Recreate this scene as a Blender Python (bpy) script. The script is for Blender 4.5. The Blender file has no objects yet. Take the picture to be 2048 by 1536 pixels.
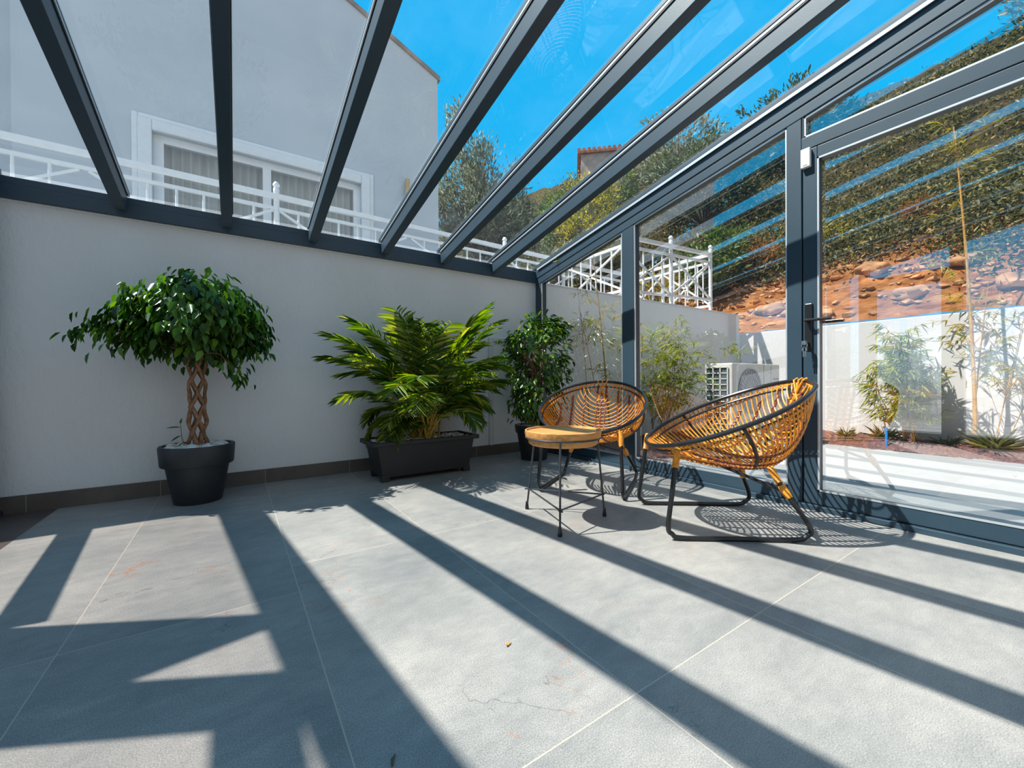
import bpy, math, random
import numpy as np
from mathutils import Vector, Matrix, noise

random.seed(7)
rng = np.random.default_rng(11)
SC = bpy.context.scene
COL = SC.collection
PI = math.pi
S = 0.187                      # slope of the glass roof
def zroof(y): return 1.967 + S * abs(y)      # height of the roof glass above the floor

# ------------------------------------------------------------------ helpers
class MB:
    def __init__(s): s.v = []; s.f = []; s.m = []
    def add(s, vs, fs, mi=0):
        o = len(s.v); s.v += [tuple(p) for p in vs]
        for f in fs: s.f.append([i + o for i in f]); s.m.append(mi)
    def box(s, x0, x1, y0, y1, z0, z1, mi=0):
        vs = [(x, y, z) for z in (z0, z1) for y in (y0, y1) for x in (x0, x1)]
        s.add(vs, [(0, 2, 3, 1), (4, 5, 7, 6), (0, 1, 5, 4), (2, 6, 7, 3), (0, 4, 6, 2), (1, 3, 7, 5)], mi)
    def beam(s, p0, p1, w, h, up=(0, 0, 1), mi=0):
        p0, p1 = Vector(p0), Vector(p1); d = (p1 - p0).normalized(); u = Vector(up)
        sd = d.cross(u).normalized() * (w / 2); u = sd.normalized().cross(d).normalized() * (h / 2)
        vs = []
        for p in (p0, p1): vs += [p - sd - u, p + sd - u, p + sd + u, p - sd + u]
        s.add(vs, [(0, 1, 2, 3), (7, 6, 5, 4), (0, 4, 5, 1), (1, 5, 6, 2), (2, 6, 7, 3), (3, 7, 4, 0)], mi)
    def prism(s, poly, axis, a0, a1, mi=0):
        # poly: list of 2D points in the two other axes (cyclic order), extruded along axis
        def P(q, a):
            if axis == 0: return (a, q[0], q[1])
            if axis == 1: return (q[0], a, q[1])
            return (q[0], q[1], a)
        n = len(poly); vs = [P(q, a0) for q in poly] + [P(q, a1) for q in poly]
        s.add(vs, [tuple(range(n))[::-1], tuple(range(n, 2 * n))] + [(i, (i + 1) % n, n + (i + 1) % n, n + i) for i in range(n)], mi)
    def tube(s, pts, r, n=8, closed=False, mi=0, cap=True):
        pts = [Vector(p) for p in pts]; N = len(pts)
        rr = r if isinstance(r, (list, tuple)) else [r] * N
        tang = []
        for i in range(N):
            a = pts[(i - 1) % N] if (closed or i > 0) else pts[i]
            b = pts[(i + 1) % N] if (closed or i < N - 1) else pts[i]
            t = b - a
            tang.append(t.normalized() if t.length > 1e-9 else Vector((0, 0, 1)))
        t0 = tang[0]; nv = t0.orthogonal().normalized(); vs = []
        for i in range(N):
            t = tang[i]; nv = (nv - t * nv.dot(t))
            nv = nv.normalized() if nv.length > 1e-6 else t.orthogonal().normalized()
            b = t.cross(nv)
            for k in range(n):
                a = 2 * PI * k / n
                vs.append(pts[i] + (nv * math.cos(a) + b * math.sin(a)) * rr[i])
        fs = []
        for i in range(N if closed else N - 1):
            j = (i + 1) % N
            for k in range(n):
                k2 = (k + 1) % n
                fs.append((i * n + k, i * n + k2, j * n + k2, j * n + k))
        if cap and not closed:
            fs.append(tuple(range(n))[::-1]); fs.append(tuple((N - 1) * n + k for k in range(n)))
        s.add(vs, fs, mi)
    def lathe(s, prof, c=(0, 0, 0), n=40, mi=0, sx=1, sy=1):
        vs = []; m = len(prof)
        for (r, z) in prof:
            for k in range(n):
                a = 2 * PI * k / n
                vs.append((c[0] + r * sx * math.cos(a), c[1] + r * sy * math.sin(a), c[2] + z))
        fs = [(i * n + k, i * n + (k + 1) % n, (i + 1) * n + (k + 1) % n, (i + 1) * n + k) for i in range(m - 1) for k in range(n)]
        if prof[0][0] > 1e-5: fs.append(tuple(range(n))[::-1])
        if prof[-1][0] > 1e-5: fs.append(tuple((m - 1) * n + k for k in range(n)))
        s.add(vs, fs, mi)
    def blob(s, c, r, seed=0, rough=.25, mi=0, sub=2):
        import bmesh
        bm = bmesh.new(); bmesh.ops.create_icosphere(bm, subdivisions=sub, radius=1)
        off = Vector((seed * 3.17, seed * 1.31, seed * 7.7)); vs = []
        for v in bm.verts:
            k = 1 + rough * noise.noise(v.co * 1.3 + off) + rough * .5 * noise.noise(v.co * 3.1 + off)
            vs.append((c[0] + v.co.x * r[0] * k, c[1] + v.co.y * r[1] * k, c[2] + v.co.z * r[2] * k))
        fs = [[v.index for v in f.verts] for f in bm.faces]; bm.free(); s.add(vs, fs, mi)
    def build(s, name, mats, parent=None, smooth=True, angle=35, bevel=0):
        me = bpy.data.meshes.new(name); me.from_pydata(s.v, [], s.f)
        for m in (mats if isinstance(mats, (list, tuple)) else [mats]): me.materials.append(m)
        if max(s.m, default=0): me.polygons.foreach_set('material_index', s.m)
        me.validate(); me.update()
        if smooth:
            me.polygons.foreach_set('use_smooth', [True] * len(me.polygons)); me.set_sharp_from_angle(angle=math.radians(angle))
        o = bpy.data.objects.new(name, me); COL.objects.link(o)
        if parent: o.parent = parent
        if bevel:
            b = o.modifiers.new('Bevel', 'BEVEL'); b.width = bevel; b.segments = 2; b.limit_method = 'ANGLE'
        return o

def empty(name, loc=(0, 0, 0), rz=0):
    o = bpy.data.objects.new(name, None); COL.objects.link(o); o.location = loc; o.rotation_euler = (0, 0, rz)
    o.empty_display_size = .1; return o
def tag(o, label=None, cat=None, group=None, kind=None):
    if label: o['label'] = label
    if cat: o['category'] = cat
    if group: o['group'] = group
    if kind: o['kind'] = kind
    return o
def copy_tree(o, parent=None):
    c = o.copy(); COL.objects.link(c)
    if parent: c.parent = parent
    for ch in list(o.children): copy_tree(ch, c)
    return c

def leaves_obj(name, mat, parent, pos, d, nrm, L, W, fold=.12, droop=.12, kind=None, xmax=None, ymax=None):
    """many separate two-sided leaves, each folded along its midrib, as one mesh"""
    pos = np.asarray(pos, float); d = np.asarray(d, float); nrm = np.asarray(nrm, float)
    L = np.asarray(L, float)[:, None]; W = np.asarray(W, float)[:, None]; N = len(pos)
    d = d / (np.linalg.norm(d, axis=1, keepdims=True) + 1e-9)
    sd = np.cross(d, nrm); sd /= (np.linalg.norm(sd, axis=1, keepdims=True) + 1e-9); n2 = np.cross(sd, d)
    V = np.empty((N, 6, 3))
    V[:, 0] = pos
    V[:, 1] = pos + d * L * .28 - sd * W * .46 + n2 * W * fold
    V[:, 2] = pos + d * L * .66 - sd * W * .36 + n2 * (W * fold - droop * L * .4)
    V[:, 3] = pos + d * L - n2 * droop * L
    V[:, 4] = pos + d * L * .66 + sd * W * .36 + n2 * (W * fold - droop * L * .4)
    V[:, 5] = pos + d * L * .28 + sd * W * .46 + n2 * W * fold
    if ymax is not None: V[:, :, 1] = np.minimum(V[:, :, 1], ymax - .02 * rng.random((N, 1)))
    if xmax is not None: V[:, :, 0] = np.minimum(V[:, :, 0], xmax - .02 * rng.random((N, 1)))
    base = (np.arange(N) * 6)[:, None]
    loops = np.concatenate([base + np.array([0, 1, 2, 3]), base + np.array([0, 3, 4, 5])], axis=1).reshape(-1)
    me = bpy.data.meshes.new(name)
    me.vertices.add(N * 6); me.vertices.foreach_set('co', V.reshape(-1))
    me.loops.add(N * 8); me.loops.foreach_set('vertex_index', loops.astype(np.int32))
    me.polygons.add(N * 2); me.polygons.foreach_set('loop_start', np.arange(0, N * 8, 4, dtype=np.int32))
    me.update(calc_edges=True); me.validate(); me.materials.append(mat)
    o = bpy.data.objects.new(name, me); COL.objects.link(o)
    if parent: o.parent = parent
    if kind: o['kind'] = kind
    return o

# ------------------------------------------------------------------ materials
def mat(name):
    m = bpy.data.materials.new(name); m.use_nodes = True; nt = m.node_tree; nt.nodes.clear()
    out = nt.nodes.new('ShaderNodeOutputMaterial')
    def N(t, **kw):
        n = nt.nodes.new('ShaderNode' + t)
        for k, v in kw.items():
            if k in n.inputs: n.inputs[k].default_value = v
            else: setattr(n, k, v)
        return n
    def Lk(a, ao, b, bi): nt.links.new(a.outputs[ao], b.inputs[bi])
    return m, N, Lk, out
def c4(c): return (c[0], c[1], c[2], 1)
def ramp(N, stops):
    r = N('ValToRGB'); e = r.color_ramp.elements
    e[0].position, e[0].color = stops[0][0], c4(stops[0][1]); e[1].position, e[1].color = stops[-1][0], c4(stops[-1][1])
    for p, c in stops[1:-1]:
        k = e.new(p); k.color = c4(c)
    return r

def simple(name, col, rough=.5, metal=0, var=.0, scale=20, bump=0, bscale=60, spec=.5, stretch=None):
    m, N, L, out = mat(name); p = N('BsdfPrincipled', Roughness=rough, Metallic=metal); p.inputs['Base Color'].default_value = c4(col)
    p.inputs['Specular IOR Level'].default_value = spec
    tc = N('TexCoord'); src = (tc, 'Object')
    if stretch:
        mp = N('Mapping'); mp.inputs['Scale'].default_value = stretch; L(tc, 'Object', mp, 'Vector'); src = (mp, 'Vector')
    if var:
        n = N('TexNoise', Scale=scale, Detail=4.0); L(src[0], src[1], n, 'Vector')
        r = ramp(N, [(.3, [c * (1 - var) for c in col]), (.7, [min(1, c * (1 + var)) for c in col])])
        L(n, 'Fac', r, 'Fac'); L(r, 'Color', p, 'Base Color')
    if bump:
        n = N('TexNoise', Scale=bscale, Detail=3.0); L(src[0], src[1], n, 'Vector')
        b = N('Bump', Strength=bump, Distance=.01); L(n, 'Fac', b, 'Height'); L(b, 'Normal', p, 'Normal')
    L(p, 'BSDF', out, 'Surface'); return m

def glass(name, f0, tint, dust=0):
    m, N, L, out = mat(name)
    lw = N('LayerWeight', Blend=.5); pw = N('Math', operation='POWER'); pw.inputs[1].default_value = 5
    ma = N('Math', operation='MULTIPLY_ADD'); ma.inputs[1].default_value = 1 - f0; ma.inputs[2].default_value = f0
    tr = N('BsdfTransparent'); tr.inputs['Color'].default_value = c4(tint)
    gl = N('BsdfGlossy', Roughness=0.0); gl.inputs['Color'].default_value = (1, 1, 1, 1)
    mx = N('MixShader'); L(lw, 'Facing', pw, 0); L(pw, 'Value', ma, 0); L(ma, 'Value', mx, 'Fac'); L(tr, 'BSDF', mx, 1); L(gl, 'BSDF', mx, 2)
    if dust:
        tc = N('TexCoord'); n = N('TexNoise', Scale=2.2, Detail=5.0, Roughness=.65); L(tc, 'Object', n, 'Vector')
        mr = N('MapRange'); mr.inputs['From Min'].default_value = .45; mr.inputs['From Max'].default_value = .8
        mr.inputs['To Min'].default_value = dust * .25; mr.inputs['To Max'].default_value = dust; L(n, 'Fac', mr, 'Value')
        tl = N('BsdfTranslucent'); tl.inputs['Color'].default_value = (.8, .82, .85, 1)
        m2 = N('MixShader'); L(mr, 'Result', m2, 'Fac'); L(mx, 'Shader', m2, 1); L(tl, 'BSDF', m2, 2); L(m2, 'Shader', out, 'Surface')
    else: L(mx, 'Shader', out, 'Surface')
    return m

def leafmat(name, stops, rough=.4, trans=.3, spec=.5):
    m, N, L, out = mat(name); g = N('NewGeometry'); r = ramp(N, stops); L(g, 'Random Per Island', r, 'Fac')
    p = N('BsdfPrincipled', Roughness=rough); p.inputs['Specular IOR Level'].default_value = spec; L(r, 'Color', p, 'Base Color')
    t = N('BsdfTranslucent'); h = N('HueSaturation', Saturation=1.15, Value=1.5); L(r, 'Color', h, 'Color'); L(h, 'Color', t, 'Color')
    mx = N('MixShader'); mx.inputs['Fac'].default_value = trans; L(p, 'BSDF', mx, 1); L(t, 'BSDF', mx, 2); L(mx, 'Shader', out, 'Surface'); return m

def plaster(name, col, bump=.25, scale=55):
    m, N, L, out = mat(name); p = N('BsdfPrincipled', Roughness=.9); p.inputs['Specular IOR Level'].default_value = .2
    tc = N('TexCoord'); n = N('TexNoise', Scale=1.3, Detail=5.0); L(tc, 'Object', n, 'Vector')
    r = ramp(N, [(.25, [c * .94 for c in col]), (.75, col)]); L(n, 'Fac', r, 'Fac'); L(r, 'Color', p, 'Base Color')
    mp = N('Mapping'); mp.inputs['Scale'].default_value = (1, 1, .45); L(tc, 'Object', mp, 'Vector')
    n2 = N('TexNoise', Scale=scale, Detail=4.0, Roughness=.6); L(mp, 'Vector', n2, 'Vector')
    b = N('Bump', Strength=bump, Distance=.012); L(n2, 'Fac', b, 'Height'); L(b, 'Normal', p, 'Normal'); L(p, 'BSDF', out, 'Surface'); return m

def tiles(name, colA, colB, grout, px, ox, py, oy, stag=True, rough=.42, cracks=True):
    m, N, L, out = mat(name); tc = N('TexCoord'); sp = N('SeparateXYZ'); L(tc, 'Object', sp, 'Vector')
    def M(op, a, b=None, c=None):
        n = N('Math', operation=op)
        for i, q in enumerate((a, b, c)):
            if q is None: continue
            if isinstance(q, (int, float)): n.inputs[i].default_value = q
            else: L(q[0], q[1], n, i)
        return (n, 'Value')
    u = M('DIVIDE', M('SUBTRACT', (sp, 'X'), ox), px); uf = M('FRACT', u); ui = M('FLOOR', u)
    v = M('DIVIDE', M('SUBTRACT', (sp, 'Y'), oy), py)
    if stag: v = M('ADD', v, M('MULTIPLY', M('LESS_THAN', ui, -.5), .2))
    vf = M('FRACT', v); vi = M('FLOOR', v)
    du = M('MULTIPLY', M('SUBTRACT', .5, M('ABSOLUTE', M('SUBTRACT', uf, .5))), px)
    dv = M('MULTIPLY', M('SUBTRACT', .5, M('ABSOLUTE', M('SUBTRACT', vf, .5))), py)
    g = M('LESS_THAN', M('MINIMUM', du, dv), .0016)
    # per tile offset
    cb = N('CombineXYZ'); L(*M('MULTIPLY', ui, 3.7), cb, 'X'); L(*M('MULTIPLY', vi, 5.3), cb, 'Y')
    va = N('VectorMath', operation='ADD'); L(tc, 'Object', va, 0); L(cb, 'Vector', va, 1)
    n1 = N('TexNoise', Scale=1.6, Detail=7.0, Roughness=.6); L(va, 'Vector', n1, 'Vector')
    r1 = ramp(N, [(.34, colA), (.66, colB)]); L(n1, 'Fac', r1, 'Fac')
    mpb = N('Mapping'); mpb.inputs['Scale'].default_value = (1, 2.0, 1); L(va, 'Vector', mpb, 'Vector'); n1b = N('TexNoise', Scale=8.0, Detail=10.0, Roughness=.74, Distortion=.3); L(mpb, 'Vector', n1b, 'Vector')
    r1b = ramp(N, [(.34, (.83, .84, .85)), (.66, (1.10, 1.09, 1.08))]); L(n1b, 'Fac', r1b, 'Fac')
    mb = N('MixRGB', blend_type='MULTIPLY'); mb.inputs['Fac'].default_value = 1; L(r1, 'Color', mb, 1); L(r1b, 'Color', mb, 2)
    n2 = N('TexNoise', Scale=330.0, Detail=2.0, Roughness=.6); L(tc, 'Object', n2, 'Vector')
    r2 = ramp(N, [(.3, (.58, .58, .59)), (.7, (1.22, 1.21, 1.2))]); L(n2, 'Fac', r2, 'Fac')
    mx = N('MixRGB', blend_type='MULTIPLY'); mx.inputs['Fac'].default_value = 1; L(mb, 'Color', mx, 1); L(r2, 'Color', mx, 2)
    last = (mx, 'Color')
    if cracks:
        # rusty veins of the stone: thin iso-lines of a warped noise, kept only in patches
        n3 = N('TexNoise', Scale=1.15, Detail=6.0, Roughness=.62, Distortion=.4); L(va, 'Vector', n3, 'Vector')
        ln = M('LESS_THAN', M('ABSOLUTE', M('SUBTRACT', (n3, 'Fac'), .5)), .0016)
        n4 = N('TexNoise', Scale=1.7, Detail=2.0); L(va, 'Vector', n4, 'Vector')
        msk = M('MULTIPLY', ln, M('MULTIPLY', M('SMOOTH_MIN', 1.0, M('MAXIMUM', M('MULTIPLY', M('SUBTRACT', (n4, 'Fac'), .5), 6), 0), .1), .75))
        n5 = N('TexNoise', Scale=4.0); L(tc, 'Object', n5, 'Vector')
        r5 = ramp(N, [(.45, (.42, .17, .08)), (.55, (.14, .13, .13))]); L(n5, 'Fac', r5, 'Fac')
        m3 = N('MixRGB'); L(*msk, m3, 'Fac'); L(*last, m3, 1); L(r5, 'Color', m3, 2); last = (m3, 'Color')
    m4 = N('MixRGB'); L(*g, m4, 'Fac'); L(*last, m4, 1); m4.inputs[2].default_value = c4(grout)
    p = N('BsdfPrincipled', Roughness=rough); L(m4, 'Color', p, 'Base Color'); p.inputs['Specular IOR Level'].default_value = .45
    b = N('Bump', Strength=.04, Distance=.001); L(n2, 'Fac', b, 'Height'); L(b, 'Normal', p, 'Normal'); L(p, 'BSDF', out, 'Surface'); return m

M = {}
M['frame'] = simple('frame_paint', (.025, .050, .074), .42, 0, .06, 9, .05, 300)
M['gasket'] = simple('gasket', (.012, .013, .015), .6)
M['alu'] = simple('bare_aluminium', (.62, .65, .68), .35, .6, .05)
M['roof_glass'] = glass('roof_glass', .07, (.88, .95, .97), .028)
M['wall_glass'] = glass('coated_glass', .40, (.96, .97, .97))
M['wall'] = plaster('textured_plaster', (.775, .785, .795), .55, 45)
M['render'] = plaster('smooth_render', (.68, .665, .65), .12, 40)
M['house'] = plaster('house_render', (.60, .63, .66), .08, 30)
M['floor'] = tiles('stone_tiles', (.262, .256, .248), (.40, .368, .338), (.50, .42, .34), .604, -2.615, 1.25, -1.70)
M['brown'] = tiles('brown_tiles', (.085, .062, .055), (.13, .095, .082), (.35, .31, .28), .604, -3.69, 1.25, -1.2, False, .4, False)
M['skirt'] = tiles('skirting_tiles', (.105, .085, .075), (.15, .125, .11), (.30, .27, .24), .604, -2.615, 5, -3, False, .45, False)
M['pave'] = simple('pale_paving', (.40, .395, .385), .7, 0, .06, 3, .1, 200)
M['patio'] = simple('grey_patio', (.17, .17, .18), .7, 0, .1, 3, .1, 200)
M['mulch'] = simple('bark_mulch', (.16, .07, .055), .9, 0, .65, 45, .9, 70)
M['white'] = simple('white_paint', (.82, .82, .82), .45, 0, .03)
M['plastic_black'] = simple('anthracite_plastic', (.018, .021, .025), .5, 0, .1, 30, .05, 400)
M['planter'] = simple('black_plastic', (.014, .014, .016), .55, 0, .2, 60, .25, 200, stretch=(6, 1, .3))
M['pebble'] = leafmat('white_pebbles', [(0, (.45, .40, .36)), (.5, (.70, .67, .63)), (1, (.82, .80, .77))], .7, 0)
M['bark'] = simple('ficus_bark', (.25, .125, .065), .75, 0, .4, 40, .5, 90)
M['bark2'] = simple('grey_bark', (.12, .095, .07), .85, 0, .4, 25, .5, 60)
M['cane'] = simple('palm_cane', (.40, .26, .035), .5, 0, .35, 30)
M['culm'] = simple('bamboo_culm', (.52, .27, .05), .45, 0, .3, 16)
M['culm2'] = simple('bamboo_culm_dull', (.33, .22, .08), .5, 0, .3, 16)
M['ficus'] = leafmat('ficus_leaf', [(0, (.014, .042, .008)), (.5, (.034, .11, .012)), (.85, (.10, .24, .018)), (1, (.17, .30, .03))], .34, .32, .4)
M['shrubleaf'] = leafmat('shrub_leaf', [(0, (.016, .048, .008)), (.5, (.045, .12, .012)), (.85, (.14, .25, .02)), (1, (.26, .34, .04))], .28, .3, .6)
M['palm'] = leafmat('palm_leaflet', [(0, (.03, .08, .012)), (.4, (.085, .17, .018)), (.75, (.23, .30, .03)), (1, (.46, .44, .08))], .4, .38)
M['bambooleaf'] = leafmat('bamboo_leaf', [(0, (.14, .15, .015)), (.5, (.33, .30, .03)), (.85, (.52, .40, .05)), (1, (.60, .40, .08))], .5, .35)
M['bambooleaf2'] = leafmat('bamboo_leaf_green', [(0, (.10, .14, .012)), (.5, (.26, .31, .03)), (1, (.50, .46, .07))], .5, .35)
M['olive'] = leafmat('olive_leaf', [(0, (.07, .08, .04)), (.45, (.17, .185, .10)), (.8, (.32, .32, .21)), (1, (.46, .44, .33))], .55, .25)
M['wild'] = leafmat('wild_scrub_leaf', [(0, (.028, .04, .012)), (.45, (.085, .095, .025)), (.8, (.24, .195, .045)), (1, (.42, .30, .09))], .6, .25)
M['darkbush'] = leafmat('dark_bush_leaf', [(0, (.016, .03, .01)), (.6, (.05, .075, .02)), (1, (.13, .15, .04))], .5, .25)
M['yellow'] = leafmat('yellow_shrub_leaf', [(0, (.10, .12, .02)), (.4, (.28, .25, .025)), (.8, (.52, .40, .02)), (1, (.62, .46, .03))], .5, .35)
M['rust'] = leafmat('rust_shrub_leaf', [(0, (.16, .05, .02)), (.5, (.42, .15, .025)), (1, (.60, .28, .05))], .6, .3)
M['greenbush'] = leafmat('green_bush_leaf', [(0, (.03, .07, .012)), (.5, (.09, .15, .025)), (1, (.22, .27, .05))], .5, .3)
M['tuft'] = leafmat('grass_blade', [(0, (.12, .14, .03)), (.5, (.28, .30, .07)), (1, (.48, .42, .16))], .6, .3)
M['rattan'] = simple('orange_rattan', (.84, .30, .022), .42, 0, .25, 60)
M['rattan_dark'] = simple('brown_rattan', (.20, .052, .018), .5, 0, .35, 90)
M['steel'] = simple('black_steel', (.012, .012, .013), .3, 0, .1, 20)
M['greysteel'] = simple('dark_grey_steel', (.05, .052, .056), .38, .3, .1, 20)
M['chrome'] = simple('bright_metal', (.75, .72, .66), .22, 1)
M['ac'] = simple('ac_casing', (.70, .68, .64), .5, 0, .03)
M['acdark'] = simple('ac_coil', (.05, .075, .085), .6)
M['acgrille'] = simple('ac_grille', (.26, .26, .29), .5)
M['red'] = simple('red_mark', (.55, .10, .08), .6)
M['curtain'] = simple('sheer_curtain', (.50, .48, .44), .9, 0, .12, 4)
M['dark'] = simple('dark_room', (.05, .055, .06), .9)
M['tan'] = simple('tan_pipe', (.62, .42, .18), .6, 0, .1)
M['grey'] = simple('grey_pipe', (.36, .34, .34), .6)
M['roof_tile'] = simple('terracotta', (.55, .17, .09), .75, 0, .35, 6, .3, 20)
M['oldwall'] = simple('old_wall', (.36, .27, .23), .9, 0, .35, 3)
M['blue'] = simple('blue_plastic', (.02, .25, .70), .4)
M['rock'] = simple('pale_rock', (.52, .27, .13), .85, 0, .5, 3, .6, 14)
M['hose'] = simple('drip_hose', (.10, .075, .065), .6)
M['deadleaf'] = simple('fallen_leaf', (.55, .24, .04), .7, 0, .3, 80)

def wood():
    m, N, L, out = mat('oiled_wood'); tc = N('TexCoord'); mp = N('Mapping'); mp.inputs['Scale'].default_value = (1.5, 14, 14); L(tc, 'Object', mp, 'Vector')
    n = N('TexNoise', Scale=3.0, Detail=6.0, Distortion=.8); L(mp, 'Vector', n, 'Vector')
    r = ramp(N, [(.3, (.50, .20, .05)), (.5, (.64, .29, .08)), (.75, (.74, .38, .12))]); L(n, 'Fac', r, 'Fac')
    p = N('BsdfPrincipled', Roughness=.45); L(r, 'Color', p, 'Base Color'); L(p, 'BSDF', out, 'Surface'); return m
M['wood'] = wood()

def hill_mat():
    m, N, L, out = mat('hillside_rock_and_soil'); tc = N('TexCoord')
    mp = N('Mapping'); mp.inputs['Scale'].default_value = (1, .8, 2.2); L(tc, 'Object', mp, 'Vector')
    v = N('TexVoronoi', Scale=3.2); L(mp, 'Vector', v, 'Vector'); n = N('TexNoise', Scale=5.0, Detail=8.0, Roughness=.7, Distortion=.6); L(mp, 'Vector', n, 'Vector')
    r = ramp(N, [(.27, (.14, .045, .02)), (.42, (.50, .19, .06)), (.58, (.70, .33, .13)), (.75, (.76, .52, .34))]); L(n, 'Fac', r, 'Fac')
    rv = ramp(N, [(0, (1.1, 1.1, 1.1)), (.6, (.55, .5, .5))]); L(v, 'Distance', rv, 'Fac')
    mx = N('MixRGB', blend_type='MULTIPLY'); mx.inputs['Fac'].default_value = .8; L(r, 'Color', mx, 1); L(rv, 'Color', mx, 2)
    # dark leafy soil further up the slope
    sp = N('SeparateXYZ'); L(tc, 'Object', sp, 'Vector'); n2 = N('TexNoise', Scale=.8, Detail=4.0); L(tc, 'Object', n2, 'Vector')
    a = N('Math', operation='MULTIPLY_ADD'); L(n2, 'Fac', a, 0); a.inputs[1].default_value = 1.6; L(sp, 'Z', a, 2)
    mr = N('MapRange'); mr.inputs['From Min'].default_value = 3.3; mr.inputs['From Max'].default_value = 4.1; L(a, 'Value', mr, 'Value')
    m2 = N('MixRGB'); L(mr, 'Result', m2, 'Fac'); L(mx, 'Color', m2, 1); m2.inputs[2].default_value = (.075, .055, .025, 1)
    p = N('BsdfPrincipled', Roughness=.95); p.inputs['Specular IOR Level'].default_value = .1; L(m2, 'Color', p, 'Base Color')
    b = N('Bump', Strength=.9, Distance=.08); L(n, 'Fac', b, 'Height'); L(b, 'Normal', p, 'Normal'); L(p, 'BSDF', out, 'Surface'); return m
M['hill'] = hill_mat()

# ------------------------------------------------------------------ floor, walls, ground
def struct(o, label, cat): return tag(o, label, cat, kind='structure')
b = MB(); b.box(-3.69, -.065, -4.72, 0, -.06, 0); struct(b.build('floor', M['floor'], smooth=False), 'light grey stone-look floor tiles inside the glass room', 'floor')
b = MB(); b.box(-4.1, -3.69, -4.72, 0, -.06, 0); struct(b.build('floor', M['brown'], smooth=False), 'strip of dark brown floor tiles along the left edge', 'floor')
b = MB(); b.box(-6.5, 4.31, .012, .22, -.2, 1.86); struct(b.build('wall_back', M['wall'], smooth=False, bevel=.012), 'long low white textured wall behind the potted plants', 'wall')
b = MB(); b.box(-4.1, -.07, 0, .012, 0, .103); struct(b.build('baseboard_back', M['skirt'], smooth=False), 'dark brown tile skirting along the white wall', 'skirting')
b = MB(); b.box(-4.6, 1.2, -4.95, -4.74, 0, 3.6); struct(b.build('wall_front', M['render'], smooth=False), 'white house wall closing the high end of the glass room', 'wall')
b = MB(); b.box(.055, 3.68, -12, -.95, -.3, -.1); struct(b.build('ground_paving', M['pave'], smooth=False), 'pale concrete garden path outside the glass door', 'ground')
b = MB(); b.box(-14, -4.12, -12, 12, -.3, -.03); struct(b.build('ground_patio', M['patio'], smooth=False), 'pale patio outside the left glass wall', 'ground')
b = MB(); b.box(4.30, 4.50, -12, 0.012, -.25, 1.53); struct(b.build('wall_garden', M['render'], smooth=False, bevel=.012), 'sunlit white garden wall holding back the hillside', 'wall')
b = MB(); b.box(-8, 3.95, .22, 3.1, 1.6, 1.75); struct(b.build('floor_terrace', M['pave'], smooth=False), 'raised terrace behind the long white wall', 'terrace')
# unseen pieces added outside the left glass wall to shape the floor shadows
b = MB(); b.prism([(-4.37, -1.485), (-4.04, -1.42), (-4.04, -1.32), (-4.37, -1.335)], 2, -.03, 2.13); struct(b.build('shadow_blocker', M['render'], smooth=False), 'white pier added outside the left glass wall to shade the floor', 'blocker')
b = MB(); b.beam((-4.06, -.12, .90), (-4.06, -1.30, 1.12), .03, .17); b.box(-4.075, -4.045, -.14, -.09, -.03, .9); b.box(-4.075, -4.045, -1.28, -1.23, -.03, 1.1)
tag(b.build('occluder', M['frame'], smooth=False), 'dark sloping handrail added outside the left glass wall for its shadow band', 'occluder')

def mound(x0, x1, y0, y1, nx, ny, edge):
    b = MB(); vs = []; fs = []
    for j in range(ny + 1):
        for i in range(nx + 1):
            x = x0 + (x1 - x0) * i / nx; y = y0 + (y1 - y0) * j / ny
            e = min(1, edge(x, y) / .35); z = -.115 + .12 * e + .035 * noise.noise((x * 3, y * 3, 0)) * e + .022 * noise.noise((x * 16, y * 16, 4))
            vs.append((x, y, z))
    for j in range(ny):
        for i in range(nx): a = j * (nx + 1) + i; fs.append((a, a + 1, a + nx + 2, a + nx + 1))
    b.add(vs, fs); return b
b = mound(.06, 4.3, -.98, .012, 150, 40, lambda x, y: y + .98)
b2 = mound(3.62, 4.3, -10, -.98, 30, 300, lambda x, y: x - 3.62 + .06 * math.sin(y * 2.1))
b.add(b2.v, b2.f); struct(b.build('ground_planting_bed', M['mulch'], angle=180), 'reddish brown bark mulch bed along the garden walls', 'flower bed')
# ------------------------------------------------------------------ glass roof
roof = empty('ceiling'); struct(roof, 'sloping glass roof on dark grey rafters', 'glass roof')
YE = -4.72
b = MB(); b.box(-4.08, .04, -.024, .055, 1.824, 1.905); b.box(-4.08, .04, -.012, .06, 1.905, 1.955); b.build('eave_beam', M['frame'], roof, False, bevel=.004)
b = MB(); b.box(-4.08, .04, -.003, .012, 1.814, 1.825); b.build('sealant_strip', M['white'], roof, False)
rafters = [-3.39, -2.835, -2.28, -1.715, -1.165, -.60]
def rpt(x, y, dz): return (x, y, zroof(y) + dz)
for x in rafters:
    b = MB(); b.beam(rpt(x, -.045, -.068), rpt(x, YE, -.068), .062, .105); o = b.build('rafter', M['frame'], roof, False, bevel=.004)
    c = MB(); c.beam(rpt(x, .05, .014), rpt(x, YE, .014), .06, .022); c.build('cover_cap', M['frame'], o, False)
    for sg in (-1, 1):
        c = MB(); c.beam(rpt(x + sg * .034, -.05, -.009), rpt(x + sg * .034, YE, -.009), .006, .012); c.build('edge_strip', M['alu'], o, False)
        c = MB(); c.beam(rpt(x + sg * .0335, -.05, -.021), rpt(x + sg * .0335, YE, -.021), .004, .008); c.build('seal_strip', M['gasket'], o, False)
xs = [-3.93] + rafters + [-.02]
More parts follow.
